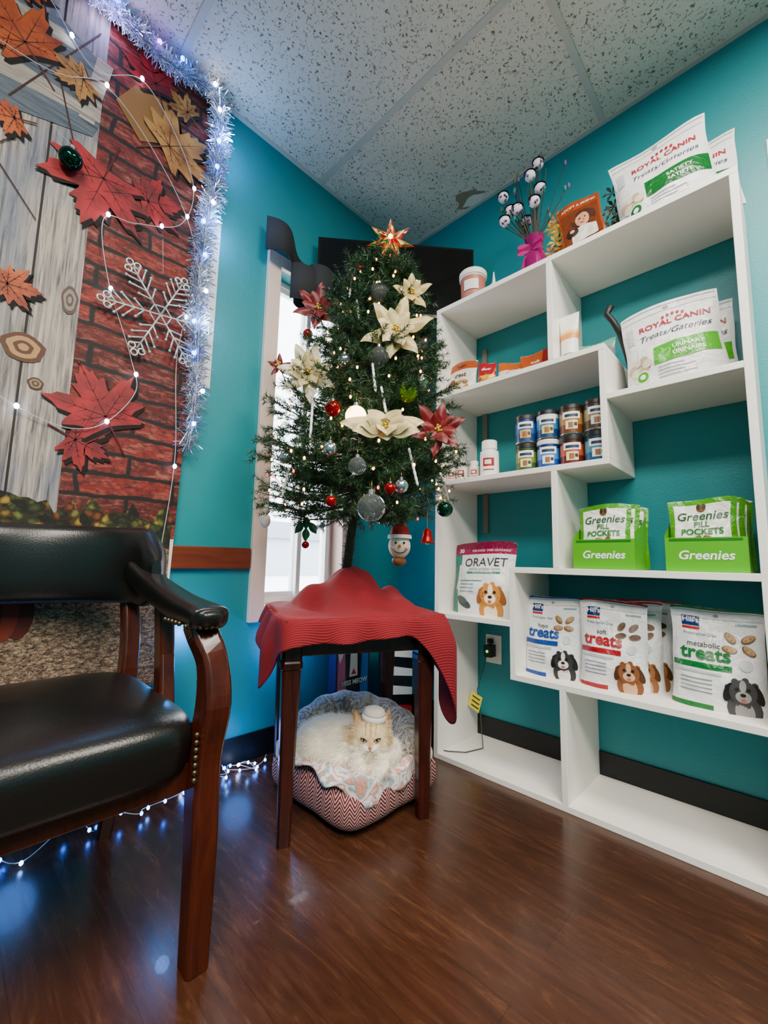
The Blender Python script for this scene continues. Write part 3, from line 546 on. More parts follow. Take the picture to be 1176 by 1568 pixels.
# tinsel
random.seed(31)
b=B(); tin=[M('#eef0fa',.18,.9),M('#d9d6f0',.2,.9),M('#b9cdf2',.2,.85),M('#ffffff',.3,.3)]
path=[]
for i in range(60): t_=i/59; path.append(Vector((-.5+1.06*t_,YL-.055,2.545-.035*sin(pi*t_*3)**2)))
for i in range(70): t_=i/69; path.append(Vector((.575+.012*sin(t_*9)-.03*t_,YL-.05,2.53-1.40*t_)))
vs=[[],[],[],[]]; fs=[[],[],[],[]]
for i in range(len(path)-1):
    dens=70 if i<110 else int(70-(i-110)*2.2)
    for k in range(dens):
        c=path[i].lerp(path[i+1],random.random()); d=Vector((random.gauss(0,1),random.gauss(0,.8),random.gauss(0,1))).normalized(); L=random.uniform(.025,.06)
        if d.y>0: d.y*=.4
        p_=d.cross(Vector((random.random(),random.random(),1))).normalized()*.0011; m=random.randrange(4); o_=len(vs[m]); e=c+d*L; 
        vs[m]+=[c-p_,c+p_,e+p_+Vector((0,0,-.008)),e-p_+Vector((0,0,-.008))]; fs[m].append((o_,o_+1,o_+2,o_+3))
for m in range(4): b.add(vs[m],fs[m],tin[m])
b.tube(path,.003,M('#b9b4e2',.3,.9),5); TG=b.obj('tinsel_garland')
LEDB=M('#2a70ff',.4,emit=30); LEDW=M('#dfe8ff',.4,emit=22); LEDP=M('#a050ff',.4,emit=18); LEDS=M('#6aa0ff',.4,emit=25); wire=M('#cfd6dc',.35)
b=B(); 
def catm(P,n=10):
    out=[]
    for i in range(len(P)-1):
        p0,p1,p2,p3=P[max(i-1,0)],P[i],P[i+1],P[min(i+2,len(P)-1)]
        for k in range(n):
            t=k/n; out.append(.5*((2*p1)+(-p0+p2)*t+(2*p0-5*p1+4*p2-p3)*t*t+(-p0+3*p1-3*p2+p3)*t**3))
    out.append(P[-1]); return out
def string(P,r=.0012,step=6,mats=(LEDW,),br=.0065):
    C=catm([Vector(p) for p in P]); b.tube(C,r,wire,5)
    for i in range(3,len(C),step): b.sph(C[i]+Vector((0,-.006,0)),(br,br,br*1.3),mats[(i//step)%len(mats)],8,6)
y_=yb-.015
string([(-.2,y_,2.42),(.02,y_,2.45),(.18,y_,2.30),(.33,y_,2.38),(.5,y_,2.15),(.48,y_,1.95),(.34,y_,1.86),(.25,y_,1.82),(.28,y_,1.62),(.36,y_,1.40),(.38,y_,1.28),(.27,y_,1.14),(.1,y_,1.16),(-.2,y_,1.35)],step=13)
string([(-.4,y_,2.2),(.05,y_,2.19),(.22,y_,2.27),(.4,y_,2.12),(.52,y_,1.92),(.53,y_,1.7),(.5,y_,1.45),(.52,y_,1.1),(.50,y_,.8)],step=17)
b.obj('string_lights',parent=EB)
b=B()
for i in range(4,len(path),6):
    m=(LEDB,LEDW,LEDB,LEDP)[(i//6)%4] if i<60 else (LEDB,LEDW,LEDS)[(i//6)%3]; b.sph(path[i]+Vector((random.uniform(-.02,.02),-.03,random.uniform(-.02,.02))),.008,m,8,6)
b.tube([p_+Vector((0,-.02,0)) for p_ in path],.0012,wire,4); b.obj('led_lights',parent=TG)
b=B()
def rs(x0,x1,y0,y1,n,mats,seed):
    random.seed(seed); P=[(x0+(x1-x0)*i/n+random.uniform(-.04,.04),random.uniform(y0,y1),.006+random.random()*.03) for i in range(n+1)]
    string(P,.0012,9,mats,.0045)
rs(.62,.86,1.44,1.51,14,(LEDS,LEDB,LEDW),3); rs(.05,.62,1.40,1.50,12,(LEDB,LEDS,LEDB),4); rs(.60,.9,1.46,1.52,10,(LEDB,LEDS),5)
b.obj('floor_string_lights')
# snowflake
b=B(); sf=M('#cfd8d6',.3,.45,name='glitter_silver'); c=Vector((.432,yb-.03,1.572)); 
def bar(x0,z0,x1,z1,w): b.tube([c+Vector((x0,0,z0)),c+Vector((x1,0,z1))],w/2,sf,6)
for k in range(6):
    A=k*pi/3+.12; u_=(cos(A),sin(A)); 
    def P_(r,s_): return (u_[0]*r-u_[1]*s_,u_[1]*r+u_[0]*s_)
    bar(0,0,*P_(.155,0),.006)
    for r,l in ((.050,.034),(.078,.044),(.106,.040),(.130,.024)):
        for s_ in (-1,1): bar(*P_(r,0),*P_(r+l*.8,s_*l*.85),.0055); x,z=P_(r+l*.8,s_*l*.85); b.sph(c+Vector((x,0,z)),.0048,sf,8,6)
    for (r,s_) in ((.172,0),(.155,.016),(.155,-.016)): x,z=P_(r,s_); b.tube([c+Vector((x+.010*cos(t_*pi/6),0,z+.010*sin(t_*pi/6))) for t_ in range(13)],.0028,sf,5,caps=False)
    bar(*P_(.035,0),*[cos(A+pi/3)*.035,sin(A+pi/3)*.035],.005)
b.tube([c+Vector((0,.01,.16)),c+Vector((-.01,.012,.28))],.0006,wire,4); b.obj('snowflake_ornament')
b=B(); c=Vector((.15,yb-.035,1.94)); b.sph(c,.031,M('#0d3b30',.06,.9),24,14); b.rev([(.008,0),(.008,.012),(0,.012)],M('#c9c9c9',.3,.9),c+Vector((0,0,.03)),10); b.tube([c+Vector((0,0,.042)),c+Vector((-.05,.02,.09))],.0008,wire,4); b.obj('green_ball_ornament')
# ------------------------------------------------------------------ side table
E=group('side_table',(1.0,1.125,0)); fl,fr,bl,br_=[Vector(p) for p in ((.71,1.04,0),(1.08,.86,0),(.92,1.40,0),(1.28,1.20,0))]
ex=(fr-fl).normalized(); ey=Vector((-ex.y,ex.x,0)); cT=(fl+fr+bl+br_)/4
b=B()
for P in (fl,fr,cT*2-fr,cT*2-fl):
    b.tube([P,P+Vector((0,0,.30)),P+Vector((0,0,.455)),P+Vector((0,0,.46)),P+Vector((0,0,.475)),P+Vector((0,0,.48)),P+Vector((0,0,.575))],1,DARKW,rect=[(.034,.034),(.045,.045),(.052,.052),(.060,.060),(.060,.060),(.056,.056),(.056,.056)],upv=ey)
b.obj('legs',parent=E)
Tt=Matrix((ex,ey,Vector((0,0,1)))).transposed().to_4x4(); Tt.translation=cT; hs=.205
b=B()
for (lo,hi) in [((-hs,-hs-.012,.49),(hs,-hs+.008,.572)),((-hs,hs-.008,.49),(hs,hs+.012,.572)),((-hs-.012,-hs,.49),(-hs+.008,hs,.572)),((hs-.008,-hs,.49),(hs+.012,hs,.572)),((-.245,-.245,.572),(.245,.245,.592))]: b.box(lo,hi,DARKW,Tt)
b.obj('top_and_apron',parent=E,bevel=.003)
def clothf(u,v):
    th=2*pi*u; c_,s_=cos(th),sin(th); n_=8.; bb=.256/((abs(c_)**n_+abs(s_)**n_)**(1/n_))
    def bump(a,w): d=(th-a+pi)%(2*pi)-pi; return math.exp(-(d/w)**2)
    drop=.055+.012*sin(3*th+1)+.26*bump(math.radians(-41),.24)+.15*bump(math.radians(-20),.3)+.16*bump(math.radians(203),.30)+.06*bump(math.radians(180),.3)+.05*bump(pi/2,.6)
    Rm=bb+drop; r=v*Rm
    fold=.012*sin(3*th+7*r*6)+.009*sin(6*th-r*34)+.011*sin(2*th+r*48)
    if r<bb:
        k=r/bb; z=.5965+.14*math.exp(-(r/.12)**2)+fold*k*(1-k)*3+.03*math.exp(-((r-.16)/.05)**2)*max(0,sin(2*th+2.2))+.018*max(0,sin(4*th+1))*k**2*(1-k)*4; rr=r; z=max(z,.5965)
    else:
        dd=r-bb; rr=bb+.006+.014*(1-math.exp(-dd/.03))+.016*sin(th*13+.7*sin(th*3))*min(1,dd/.08)+.012*min(1,dd/.1); z=.5965-dd*.97
        if dd<.012: rr=bb+dd; z=.5965-.003
    return Tt@Vector((rr*c_,rr*s_,z))
b=B(); b.grid(clothf,220,80,CORD); b.obj('red_corduroy_cloth',solid=.004)
# ------------------------------------------------------------------ tree
Hp=Vector((sin(yaw),cos(yaw),0)); Rp=Vector((cos(yaw),-sin(yaw),0))
def ctr(z): return Hp*1.5+Rp*(-.11+.098*(z-.9))
ZR=[(.88,.22),(.93,.30),(1.01,.36),(1.13,.345),(1.378,.265),(1.58,.205),(1.765,.155),(1.86,.09),(1.93,.03)]
def RZ(z): return float(np.interp(z,[a for a,_ in ZR],[c for _,c in ZR]))
E=group('christmas_tree',(1.0,1.12,.7)); TREE=E
b=B(); tk=M('#2a3322',.8); b.tube([ctr(.69)+Vector((0,0,.69)),ctr(.9)+Vector((0,0,.9)),ctr(1.4)+Vector((0,0,1.4)),ctr(1.93)+Vector((0,0,1.93))],[.016,.015,.012,.005],tk,10)
twigs=[]
random.seed(11)
z=.955
while z<1.9:
    Rr=RZ(z); nb=int(6+Rr*22)
    for k in range(nb):
        a=2*pi*(k+random.random())/nb; zz=z+random.uniform(-.02,.02); L=RZ(zz)*random.uniform(.70,1.12); d=Vector((cos(a),sin(a),random.uniform(-.16,.14)-(.12 if z<.99 else 0)))
        p0=ctr(zz)+Vector((0,0,zz)); 
        if (p0+d*L).y>1.50: L*=max(.3,(1.50-p0.y)/(d.y*L))
        cv=lambda t: p0+d*L*t+Vector((0,0,-.16*L*t*(1-t)*2+.05*L*t**3))
        P=[cv(t) for t in (0,.33,.66,1)]; b.tube(P,[.004,.003,.0025,.001],tk,4)
        side=Vector((-d.y,d.x,0)).normalized()
        twigs.append((P[1],P[2])); twigs.append((P[2],P[3]+d*.02))
        for j in range(int(4+L*20)):
            t=random.uniform(.3,.97); q0=cv(t); l=random.uniform(.04,.095)*(1.15-t*.3); s_=random.choice((-1,1)); dd=(d*random.uniform(.5,1)+side*s_*random.uniform(.3,.9)+Vector((0,0,random.uniform(-.3,.7)))).normalized(); e=q0+dd*l
            if e.y<1.53: twigs.append((q0,e))
    z+=.028
for k in range(16): a=k*2.4; p0=ctr(1.9)+Vector((0,0,1.86+.004*k)); twigs.append((p0,p0+Vector((cos(a)*.04,sin(a)*.04,.05))))
for k in range(30): a=k*2.4; zz=.72+.006*k; p0=ctr(zz)+Vector((0,0,zz)); twigs.append((p0,p0+Vector((cos(a)*.012,sin(a)*.012,.02))))
b.obj('trunk_and_branches',parent=E)
A=np.array([t[0] for t in twigs]); Bq=np.array([t[1] for t in twigs]); NT=len(twigs); K=60
D=Bq-A; Ln=np.linalg.norm(D,axis=1,keepdims=True); D=D/Ln
tt=rng.random((NT,K,1)); base=A[:,None,:]+(Bq-A)[:,None,:]*tt
rv=rng.normal(size=(NT,K,3)); rv-= (rv*D[:,None,:]).sum(2,keepdims=True)*D[:,None,:]; rv/=np.linalg.norm(rv,axis=2,keepdims=True)
nd=rv*rng.uniform(.6,1,(NT,K,1))+D[:,None,:]*rng.uniform(.3,.9,(NT,K,1)); nd/=np.linalg.norm(nd,axis=2,keepdims=True)
ln=rng.uniform(.014,.026,(NT,K,1)); tip=base+nd*ln; wv=np.cross(nd,rng.normal(size=(NT,K,3))); wv/=np.linalg.norm(wv,axis=2,keepdims=True); wv*=.0011
V=np.stack([base-wv,base+wv,tip],axis=2).reshape(-1,3); NV=len(V)//3; V[:,1]=np.minimum(V[:,1],1.538)
me=bpy.data.meshes.new('needles'); me.vertices.add(NV*3); me.vertices.foreach_set('co',(V-np.array([1.0,1.12,.7])).ravel()); me.loops.add(NV*3); me.loops.foreach_set('vertex_index',np.arange(NV*3)); me.polygons.add(NV); me.polygons.foreach_set('loop_start',np.arange(0,NV*3,3)); me.polygons.foreach_set('loop_total',np.full(NV,3))
for c in ('#173c20','#0f2c18','#264f2a','#3e6a34'): me.materials.append(M(c,.4))
me.polygons.foreach_set('material_index',rng.choice(4,NV,p=[.35,.3,.22,.13]).astype(np.int32)); me.update(); me.validate()
o=bpy.data.objects.new('needles',me); SC.collection.objects.link(o); o.location=(1.0,1.12,.7); o.parent=E; o.matrix_parent_inverse=Matrix.Translation(-E.location)
def surf(s,z,f=.92,off=0.):
    s0=-.11+.098*(z-.9); r=RZ(z); dd=math.sqrt(max(.0,(r*f)**2-(s-s0)**2)) if abs(s-s0)<r*f else .0
    H=1.5-dd-off; k=H/1.5; return Hp*H+Rp*(s*k)+Vector((0,0,.76+(z-.76)*k))
def petal(bb,c,dirv,L,W,mat,curl=.25,nrm=None):
    n_=nrm; sd=n_.cross(dirv).normalized()
    def f(u,v):
        w_=W*sin(pi*min(1,u*.92+.06))**.8*(1-u**3*.5); return c+dirv*L*u+sd*(v-.5)*w_+n_*(curl*L*sin(pi*u*.9)-abs(v-.5)*w_*.35+.05*L*sin(u*9)*abs(v-.5)*2)
    bb.grid(f,10,6,mat)
def poins(s,z,r,mat,ctrm,n=6,flat=1.,name='poinsettia_ornament',mat2=None,off=.04):
    c=surf(s,z,1.0,off); bb=B(); N=(-Hp+Vector((0,0,.1))).normalized(); Uz=Vector((0,0,1)); Rr=Rp
    for layer,(nn_,rr,tw) in enumerate([(n,r,.0),(n,r*.62,.5)]):
        for k in range(nn_):
            a=2*pi*(k+tw+random.uniform(-.12,.12))/nn_+.3; d=(Rr*cos(a)+Uz*sin(a)*flat+N*.25*(layer+random.random()*.8)).normalized(); l=rr*(math.sqrt(cos(a)**2+(flat*sin(a))**2))*random.uniform(.88,1.08)
            petal(bb,c+N*.004*layer,d,l,r*.46,mat if layer==0 or not mat2 else mat2,.12,N)
    for k in range(7): a=k*2.4; bb.sph(c+N*.012+(Rr*cos(a)+Uz*sin(a))*.008*math.sqrt(k/3),.005,ctrm,8,6)
    bb.tube([c,c-N*.09],.002,tk,5)
    bb.obj(name)
def mk_petal(n_,c1,c2,rough=.45):
    a=NM(n_,rough); n=a.noise(a.map(),60,3); a.color(a.mix(n,c1,c2)); return a.m
GOLD=M('#d9b24a',.3,.8); CRM=mk_petal('cream_petal','#cfb070','#e4d4a4'); WHT=mk_petal('ivory_petal','#dccfa6','#f2e9d0'); REDF=mk_petal('red_petal','#4e0208','#86060f'); CRG=mk_petal('champagne_petal','#b99a55','#dcc88c',.35)
random.seed(41)
poins(-.263,1.70,.095,REDF,GOLD); poins(-.290,1.445,.11,WHT,GOLD,7,mat2=CRM,off=.06); poins(.030,1.62,.115,CRG,GOLD,6,mat2=CRM); poins(.085,1.77,.075,CRG,GOLD,5); poins(-.002,1.25,.125,CRM,GOLD,7,flat=.33); poins(.19,1.24,.095,REDF,GOLD,6); poins(-.40,1.47,.045,REDF,GOLD,5)
def ball(s,z,r,mat,name='ball_ornament',off=.012):
    c=surf(s,z,.99,off); bb=B(); bb.sph(c,r,mat,24,16); bb.rev([(r*.25,0),(r*.25,r*.3),(0,r*.3)],M('#cfcfd2',.25,.9),c+Vector((0,0,r*.96)),12); bb.tube([c+Vector((0,0,r*1.2)),c+Vector((0,0,r*1.9))],.0008,GOLD,4); bb.obj(name,parent=TREE)
RB=M('#980409',.12,.5); GLS=M('#f4f8fb',.03,trans=.95,ior=1.15); LIM=M('#80a80c',.2,.4); DG=M('#0f4a3a',.1,.8); SIL=M('#d6d9de',.15,.95)
ball(.078,1.378,.030,LIM); ball(-.197,1.313,.024,RB); ball(-.11,1.865,.022,RB); ball(.217,.95,.028,DG); ball(-.30,1.60,.018,RB); ball(-.19,.97,.016,RB); ball(.02,1.02,.016,RB)
for (s,z,r) in ((-.11,1.285,.032),(-.046,.95,.04),(-.031,1.515,.032),(-.037,1.77,.032),(-.1,1.1,.025)): ball(s,z,r,GLS,'clear_ball_ornament')
for (s,z) in ((-.36,1.125),(.06,1.03),(-.2,1.16),(.13,1.42),(-.16,1.5)): ball(s,z,.02,SIL,'silver_ball_ornament')
bb=B()
for (s0,z0,s1,z1) in ((-.135,1.87,-.15,1.75),(-.27,1.36,-.275,1.16),(-.055,1.49,-.04,1.38),(.085,1.17,.12,1.03),(-.345,1.09,-.365,.98),(-.02,1.40,.0,1.30),(.20,1.08,.23,.98),(-.12,1.74,-.11,1.66)):
    p0=surf(s0,z0,.99,.01); p1=surf(s1,z1,.99,.02); n=14; P=[p0.lerp(p1,i/n) for i in range(n+1)]; bb.tube(P,[.0035+.0012*(i%2) for i in range(n)]+[.0008],M('#eef0f2',.2),6)
bb.obj('icicle_ornaments',parent=TREE)
c=surf(.057,.815,.6,.05); bb=B(); bb.sph(c,(.038,.038,.042),M('#e6d8c4',.6),20,12); 
N=-Hp
bb.rev([(.042,0),(.040,.012),(.0,.014)],M('#f4f4f4',.8),c+Vector((0,0,.026)),20); bb.rev([(.036,0),(.027,.03),(.0,.048)],M('#980409',.7),c+Vector((0,0,.036)),20)
for q_ in (-.014,.014): bb.sph(c+N*.036+Rp*q_+Vector((0,0,.01)),.004,BLK,8,6); bb.sph(c+N*.033+Rp*q_*1.7-Vector((0,0,.008)),(.008,.004,.006),M('#e59a90',.6),8,6)
bb.sph(c+N*.041,(.005,.005,.005),M('#e07a28',.5),8,6); bb.tube([c+N*.034+Rp*(.02*cos(a))+Vector((0,0,-.012+.012*sin(a))) for a in [pi+.4+i*.39 for i in range(7)]],.0015,BLK,4)
for k in (-1,1): bb.sph(c+Vector((0,0,.080))+Rp*.012*k,(.014,.008,.009),M('#1f6a2e',.5),8,6)
bb.tube([c+Vector((0,0,.085)),c+Vector((0,0,.16))],.0008,GOLD,4); bb.sph(c+Vector((0,0,-.050)),(.03,.02,.018),M('#7b4a2a',.6),12,8); bb.obj('snowman_ornament')
c=surf(.155,.85,.7,.03); bb=B(); bb.rev([(0,.05),(.008,.048),(.014,.04),(.017,.02),(.022,.005),(.028,0),(.026,0),(.0,.03)],M('#a0040c',.25,.3),c-Vector((0,0,.02)),20); bb.sph(c-Vector((0,0,.022)),.006,GOLD,8,6); bb.tube([c+Vector((0,0,.03)),c+Vector((0,0,.095))],.001,GOLD,4); bb.obj('bell_ornament')
c=surf(-.275,.87,.75,.03); bb=B(); hg=M('#0f4a28',.4)
for (dx,dz,a) in ((0,0,0),(-.012,.02,.7),(.012,.02,-.7),(0,.04,0)): 
    petal(bb,c+Rp*dx+Vector((0,0,dz)),(Vector((0,0,-1))+Rp*sin(a)*-1).normalized(),.045,.028,hg,.1,-Hp)
bb.sph(c-Vector((0,0,.055)),.013,RB,12,8); bb.tube([c-Vector((0,0,.05)),c+Vector((0,0,.10))],.0008,GOLD,4); bb.obj('holly_ornament')
c=surf(-.42,.895,.7,.0); bb=B(); bb.sph(c,(.018,.016,.026),M('#efe9df',.5),12,8); bb.sph(c+Vector((0,0,.036)),.014,M('#e9d4c2',.5),12,8); bb.rev([(.014,0),(.0,.025)],M('#c9c4ba',.6),c+Vector((0,0,.042)),12); bb.tube([c+Vector((0,0,.06)),c+Vector((0,0,.12))],.0008,GOLD,4); bb.obj('angel_ornament')
c=surf(.002,1.985,.9,0); bb=B(); sc=[M('#b00c04',.15,emit=.35),M('#d88a00',.15,emit=.6),M('#0a6a28',.15,emit=.35),M('#d04a00',.15,emit=.5),M('#f2d890',.15,emit=.6),M('#900410',.15,emit=.3)]
N=-Hp
for k in range(7):
    a0=pi/2+2*pi*k/7; ro_,ri=.094,.040
    tipp=c+(Rp*cos(a0)+Vector((0,0,1))*sin(a0))*ro_; l_=c+(Rp*cos(a0+pi/7)+Vector((0,0,1))*sin(a0+pi/7))*ri; r_=c+(Rp*cos(a0-pi/7)+Vector((0,0,1))*sin(a0-pi/7))*ri
    for s_ in (1,-1):
        f_=c+N*.026*s_
        for (A_,B_,C_) in ((f_,l_,tipp),(f_,tipp,r_)):
            nn2=4
            for i in range(nn2):
                for j in range(nn2-i):
                    pt=lambda a,b_: A_+(B_-A_)*(a/nn2)+(C_-A_)*(b_/nn2)
                    bb.add([pt(i,j),pt(i+1,j),pt(i,j+1)],[(0,1,2)],sc[random.randrange(6)])
                    if i+j<nn2-1: bb.add([pt(i+1,j),pt(i+1,j+1),pt(i,j+1)],[(0,1,2)],sc[random.randrange(6)])
bb.rev([(.012,0),(.02,-.05),(.017,-.05),(.0,0)],GOLD,c-Vector((0,0,.03)),12); bb.sph(c+N*.024,.009,M('#ffe2a0',.3,emit=8),10,8); bb.obj('star_tree_topper')
random.seed(5); bb=B(); WL=M('#ffae50',.4,emit=16); RLt=M('#ff1a2a',.4,emit=8); 
for k in range(170):
    z=.92+.96*(k/170)**1.25; a=k*2.39996+random.uniform(-.3,.3); r=RZ(z)*random.uniform(.8,1.0); p_=ctr(z)+Vector((cos(a)*r,sin(a)*r,z+random.uniform(-.02,.02)))
    if p_.y>1.5: continue
    bb.sph(p_,(.0038,.0038,.0055),RLt if (z<1.15 and k%5==0) else WL,6,5)
bb.obj('tree_string_lights',parent=TREE)
# ------------------------------------------------------------------ cat bed, blanket
bc=Vector((1.030,1.108,0)); 
b=B()
def sup(th,n_,a): c_,s_=cos(th),sin(th); return a/((abs(c_)**n_+abs(s_)**n_)**(1/n_))
def bedf(u,v):
    th=2*pi*u; ph=pi*v; k=sin(ph)**.35 if 0<v<1 else 0; r=sup(th,8,.212)*k*(1+.012*sin(9*th)*sin(ph)); z=.068-.066*(abs(cos(ph))**.7)*(1 if cos(ph)>0 else -1)
    return bc+Vector((r*cos(th),r*sin(th),z))
b.grid(bedf,96,24,HERR,flip=True); b.obj('pet_bed_cushion')
random.seed(77)
b=B()
def blf(u,v):
    th=2*pi*u; bb_=sup(th,5,.200)
    Rm=bb_+.020+.016*sin(th*3+1.2)+.03*max(0,cos(th-math.radians(290))); r=v*Rm; wv_=.008*sin(14*r*6+th*3)+.007*sin(9*th+r*40)+.004*sin(17*th-r*70)
    if r<bb_: 
        k=r/bb_; back=max(0,cos(th-math.radians(70))); z=.137+.008*k**2+wv_*k+.04*back*math.exp(-((k-.85)/.2)**2); rr=r
    else:
        dd=r-bb_; rr=bb_+.010+.007*sin(11*th); z=.145+wv_-dd*1.0+.04*max(0,cos(th-math.radians(70)))*math.exp(-(.15/.2)**2)
    return bc+Vector((rr*cos(th),rr*sin(th),z))
b.grid(blf,128,50,FLEECE); 
P=[Hp*1.50+Rp*-.275+Vector((0,0,.16)),Hp*1.60+Rp*-.255+Vector((0,0,.185)),Hp*1.665+Rp*-.19+Vector((0,0,.205)),Hp*1.68+Rp*-.10+Vector((0,0,.21)),Hp*1.66+Rp*.0+Vector((0,0,.195)),Hp*1.58+Rp*.075+Vector((0,0,.185)),Hp*1.49+Rp*.105+Vector((0,0,.175)),Hp*1.42+Rp*.11+Vector((0,0,.155))]
C=catm(P,6); b.tube(C,[.028+.028*sin(pi*min(1,(i+2)/(len(C)+3)))+.004*sin(i*1.3) for i in range(len(C))],GFLEECE,16)
b.obj('fleece_blanket',solid=.006)
# ------------------------------------------------------------------ cat
def CW(s,d,z): return Hp*(1.5-d)+Rp*s+Vector((0,0,z))
Tc=Matrix((Rp,-Hp,Vector((0,0,1)))).transposed()
def S(c,r,yawc=0,rl=0): 
    b.sph(CW(*c),r,M('#e9dcc6',.9),28,18,T=Tc@Matrix.Rotation(yawc,3,'Z')@Matrix.Rotation(rl,3,'Y'))
b=B()
S((-.145,.0,.178),(.120,.088,.060)); S((-.21,.03,.170),(.062,.078,.050)); S((-.075,.045,.178),(.075,.070,.056)); S((-.03,.09,.178),(.055,.05,.046)); S((.03,.07,.165),(.045,.06,.035))
S((-.026,.105,.222),(.056,.046,.046)); S((-.064,.110,.204),(.024,.030,.024)); S((.012,.110,.204),(.024,.030,.024)); S((-.026,.140,.203),(.026,.020,.017)); S((-.036,.152,.200),(.013,.011,.010)); S((-.016,.152,.200),(.013,.011,.010)); S((-.026,.128,.188),(.028,.024,.014)); S((-.026,.147,.214),(.011,.012,.014))
for q_ in (-1,1):
    for i in range(5): t=i/4; S((-.026+q_*(.038+.012*t),.092,.246+.038*t),(.021*(1-t*.8),.010*(1-t*.55),.015*(1-t*.6)),0,q_*.25)
S((-.056,.115,.158),(.022,.075,.018),.1); S((.012,.12,.158),(.022,.075,.018),-.12); S((-.052,.182,.154),(.021,.021,.015)); S((.004,.186,.154),(.021,.021,.015))
S((-.14,.085,.158),(.06,.035,.02),.2); S((-.105,.115,.155),(.024,.018,.014))
for i in range(11): t=i/10; S((-.262+.14*t-.01*sin(pi*t),.0+.12*t,.155),(.022,.022,.019))
o=b.obj('tmpcat'); md=o.modifiers.new('r','REMESH'); md.mode='VOXEL'; md.voxel_size=.004; md=o.modifiers.new('s','SMOOTH'); md.iterations=5; md.factor=.5
d_=bpy.context.evaluated_depsgraph_get(); me=bpy.data.meshes.new_from_object(o.evaluated_get(d_)); me.name='body'; me.transform(Matrix.Translation(o.location)); bpy.data.objects.remove(o)
E=group('cat',CW(-.1,.03,.18))
me.materials.clear(); fur=[M('#fff6e4',.9),M('#e6cfa8',.9),M('#cda372',.9),M('#dcb48a',.9)]
for m_ in fur: me.materials.append(m_)
def loc(p): v=Vector(p); return (v.dot(Rp),1.5-v.dot(Hp),v.z)
def furidx(p):
    s,d,z=loc(p); x=s+.026
    if d>.055 and z>.18 and abs(x)<.085:
        if z>.262 and abs(x)>.025: return 2
        if z>.232: return 2 if (abs(x)<.003 or .013<abs(x)<.017) else 1
        if d>.130 and z<.211 and abs(x)<.03: return 0
        if abs(x)>.034: return 1 if z>.2 else 0
        return 3 if abs(x)<.010 and z>.205 else 1
    return 0
nf=len(me.polygons)
cen=np.zeros(nf*3); me.polygons.foreach_get('center',cen); cen=cen.reshape(-1,3)
me.polygons.foreach_set('material_index',[furidx(c) for c in cen]); me.polygons.foreach_set('use_smooth',[True]*nf); me.update()
o=bpy.data.objects.new('body',me); SC.collection.objects.link(o); o.parent=E; o.matrix_parent_inverse=Matrix.Translation(-E.location)
b=B(); nor=np.zeros(nf*3); me.polygons.foreach_get('normal',nor); nor=nor.reshape(-1,3); cnt=42000
ids=rng.integers(0,nf,cnt); VV={0:[],1:[],2:[],3:[]}
eyes=[CW(-.026+q_*.021,.146,.222) for q_ in (-1,1)]; nose=CW(-.026,.162,.208)
hc=CW(-.026,.08,.210)
for i in ids:
    c=Vector(cen[i])+Vector(rng.normal(size=3)*.0012); n=Vector(nor[i]); s,d,z=loc(c); x=s+.026; face=(d>.085 and z>.185 and abs(x)<.08)
    if min((c-e).length for e in eyes)<.0085 or (c-nose).length<.006: continue
    ruff=face and abs(x)>.05
    flow=(c-hc).normalized() if face else (Vector((0,0,-.7))+Rp*-.5)
    L=(.014 if ruff else (.006 if face else .020))*rng.uniform(.6,1.3)
    if face and d>.135: L*=.45
    dr=(n*.5+flow*.8+Vector(rng.normal(size=3)*.22)).normalized(); w_=dr.cross(n)
    if w_.length<1e-4: continue
    w_=w_.normalized()*.0006; k=furidx(c); VV[k]+=[c-w_,c+w_,c+dr*L]
for k,v in VV.items():
    if v: b.add(v,[(3*i,3*i+1,3*i+2) for i in range(len(v)//3)],fur[k],True)
b.obj('fur',parent=E)
b=B()
for q_ in (-1,1):
    e0=CW(-.026+q_*.034,.104,.250); e1=CW(-.026+q_*.052,.102,.250); e2=CW(-.026+q_*.048,.100,.281); b.add([e0,e1,e2],[(0,1,2)],M('#d9a08c',.7))
    e=CW(-.026+q_*.0205,.1435,.2225); b.sph(e,(.0090,.0055,.0060),M('#b9b25a',.06),18,12,T=Tc@Matrix.Rotation(q_*.22,3,'Y')); b.sph(e-Hp*.0040+Rp*q_*-.0006,(.0032,.0024,.0050),M('#060605',.05),10,8,T=Tc)
    b.tube([CW(-.026+q_*.010,.1505,.2195),CW(-.026+q_*.015,.1520,.2260),CW(-.026+q_*.022,.1512,.2292),CW(-.026+q_*.031,.145,.2270)],.0014,M('#3b2516',.7),6)
    b.tube([CW(-.026+q_*.010,.1505,.2190),CW(-.026+q_*.020,.1505,.2160),CW(-.026+q_*.031,.145,.2250)],.0008,M('#5b4130',.7),5)
    for k in range(5): b.tube([CW(-.026+q_*.014,.162,.203-.002*k),CW(-.026+q_*.045,.168,.208-.005*k),CW(-.026+q_*.080,.155,.206-.010*k)],.00035,M('#ffffff',.4),3)
    b.tube([CW(-.026,.1645,.1985),CW(-.026+q_*.006,.164,.194),CW(-.026+q_*.013,.159,.1965)],.0009,M('#6a3a2e',.7),5)
b.sph(CW(-.026,.1625,.2085),(.0065,.0045,.0042),M('#d0786c',.4),12,8,T=Tc); b.tube([CW(-.026,.166,.206),CW(-.026,.165,.1985)],.0008,M('#6a3a2e',.7),5)
for q_ in (-.052,.004):
    for k in (-1,0,1): b.tube([CW(q_+k*.008,.202,.159),CW(q_+k*.0085,.205,.148)],.0009,M('#c0a98a',.8),5)
b.obj('face_details',parent=E)
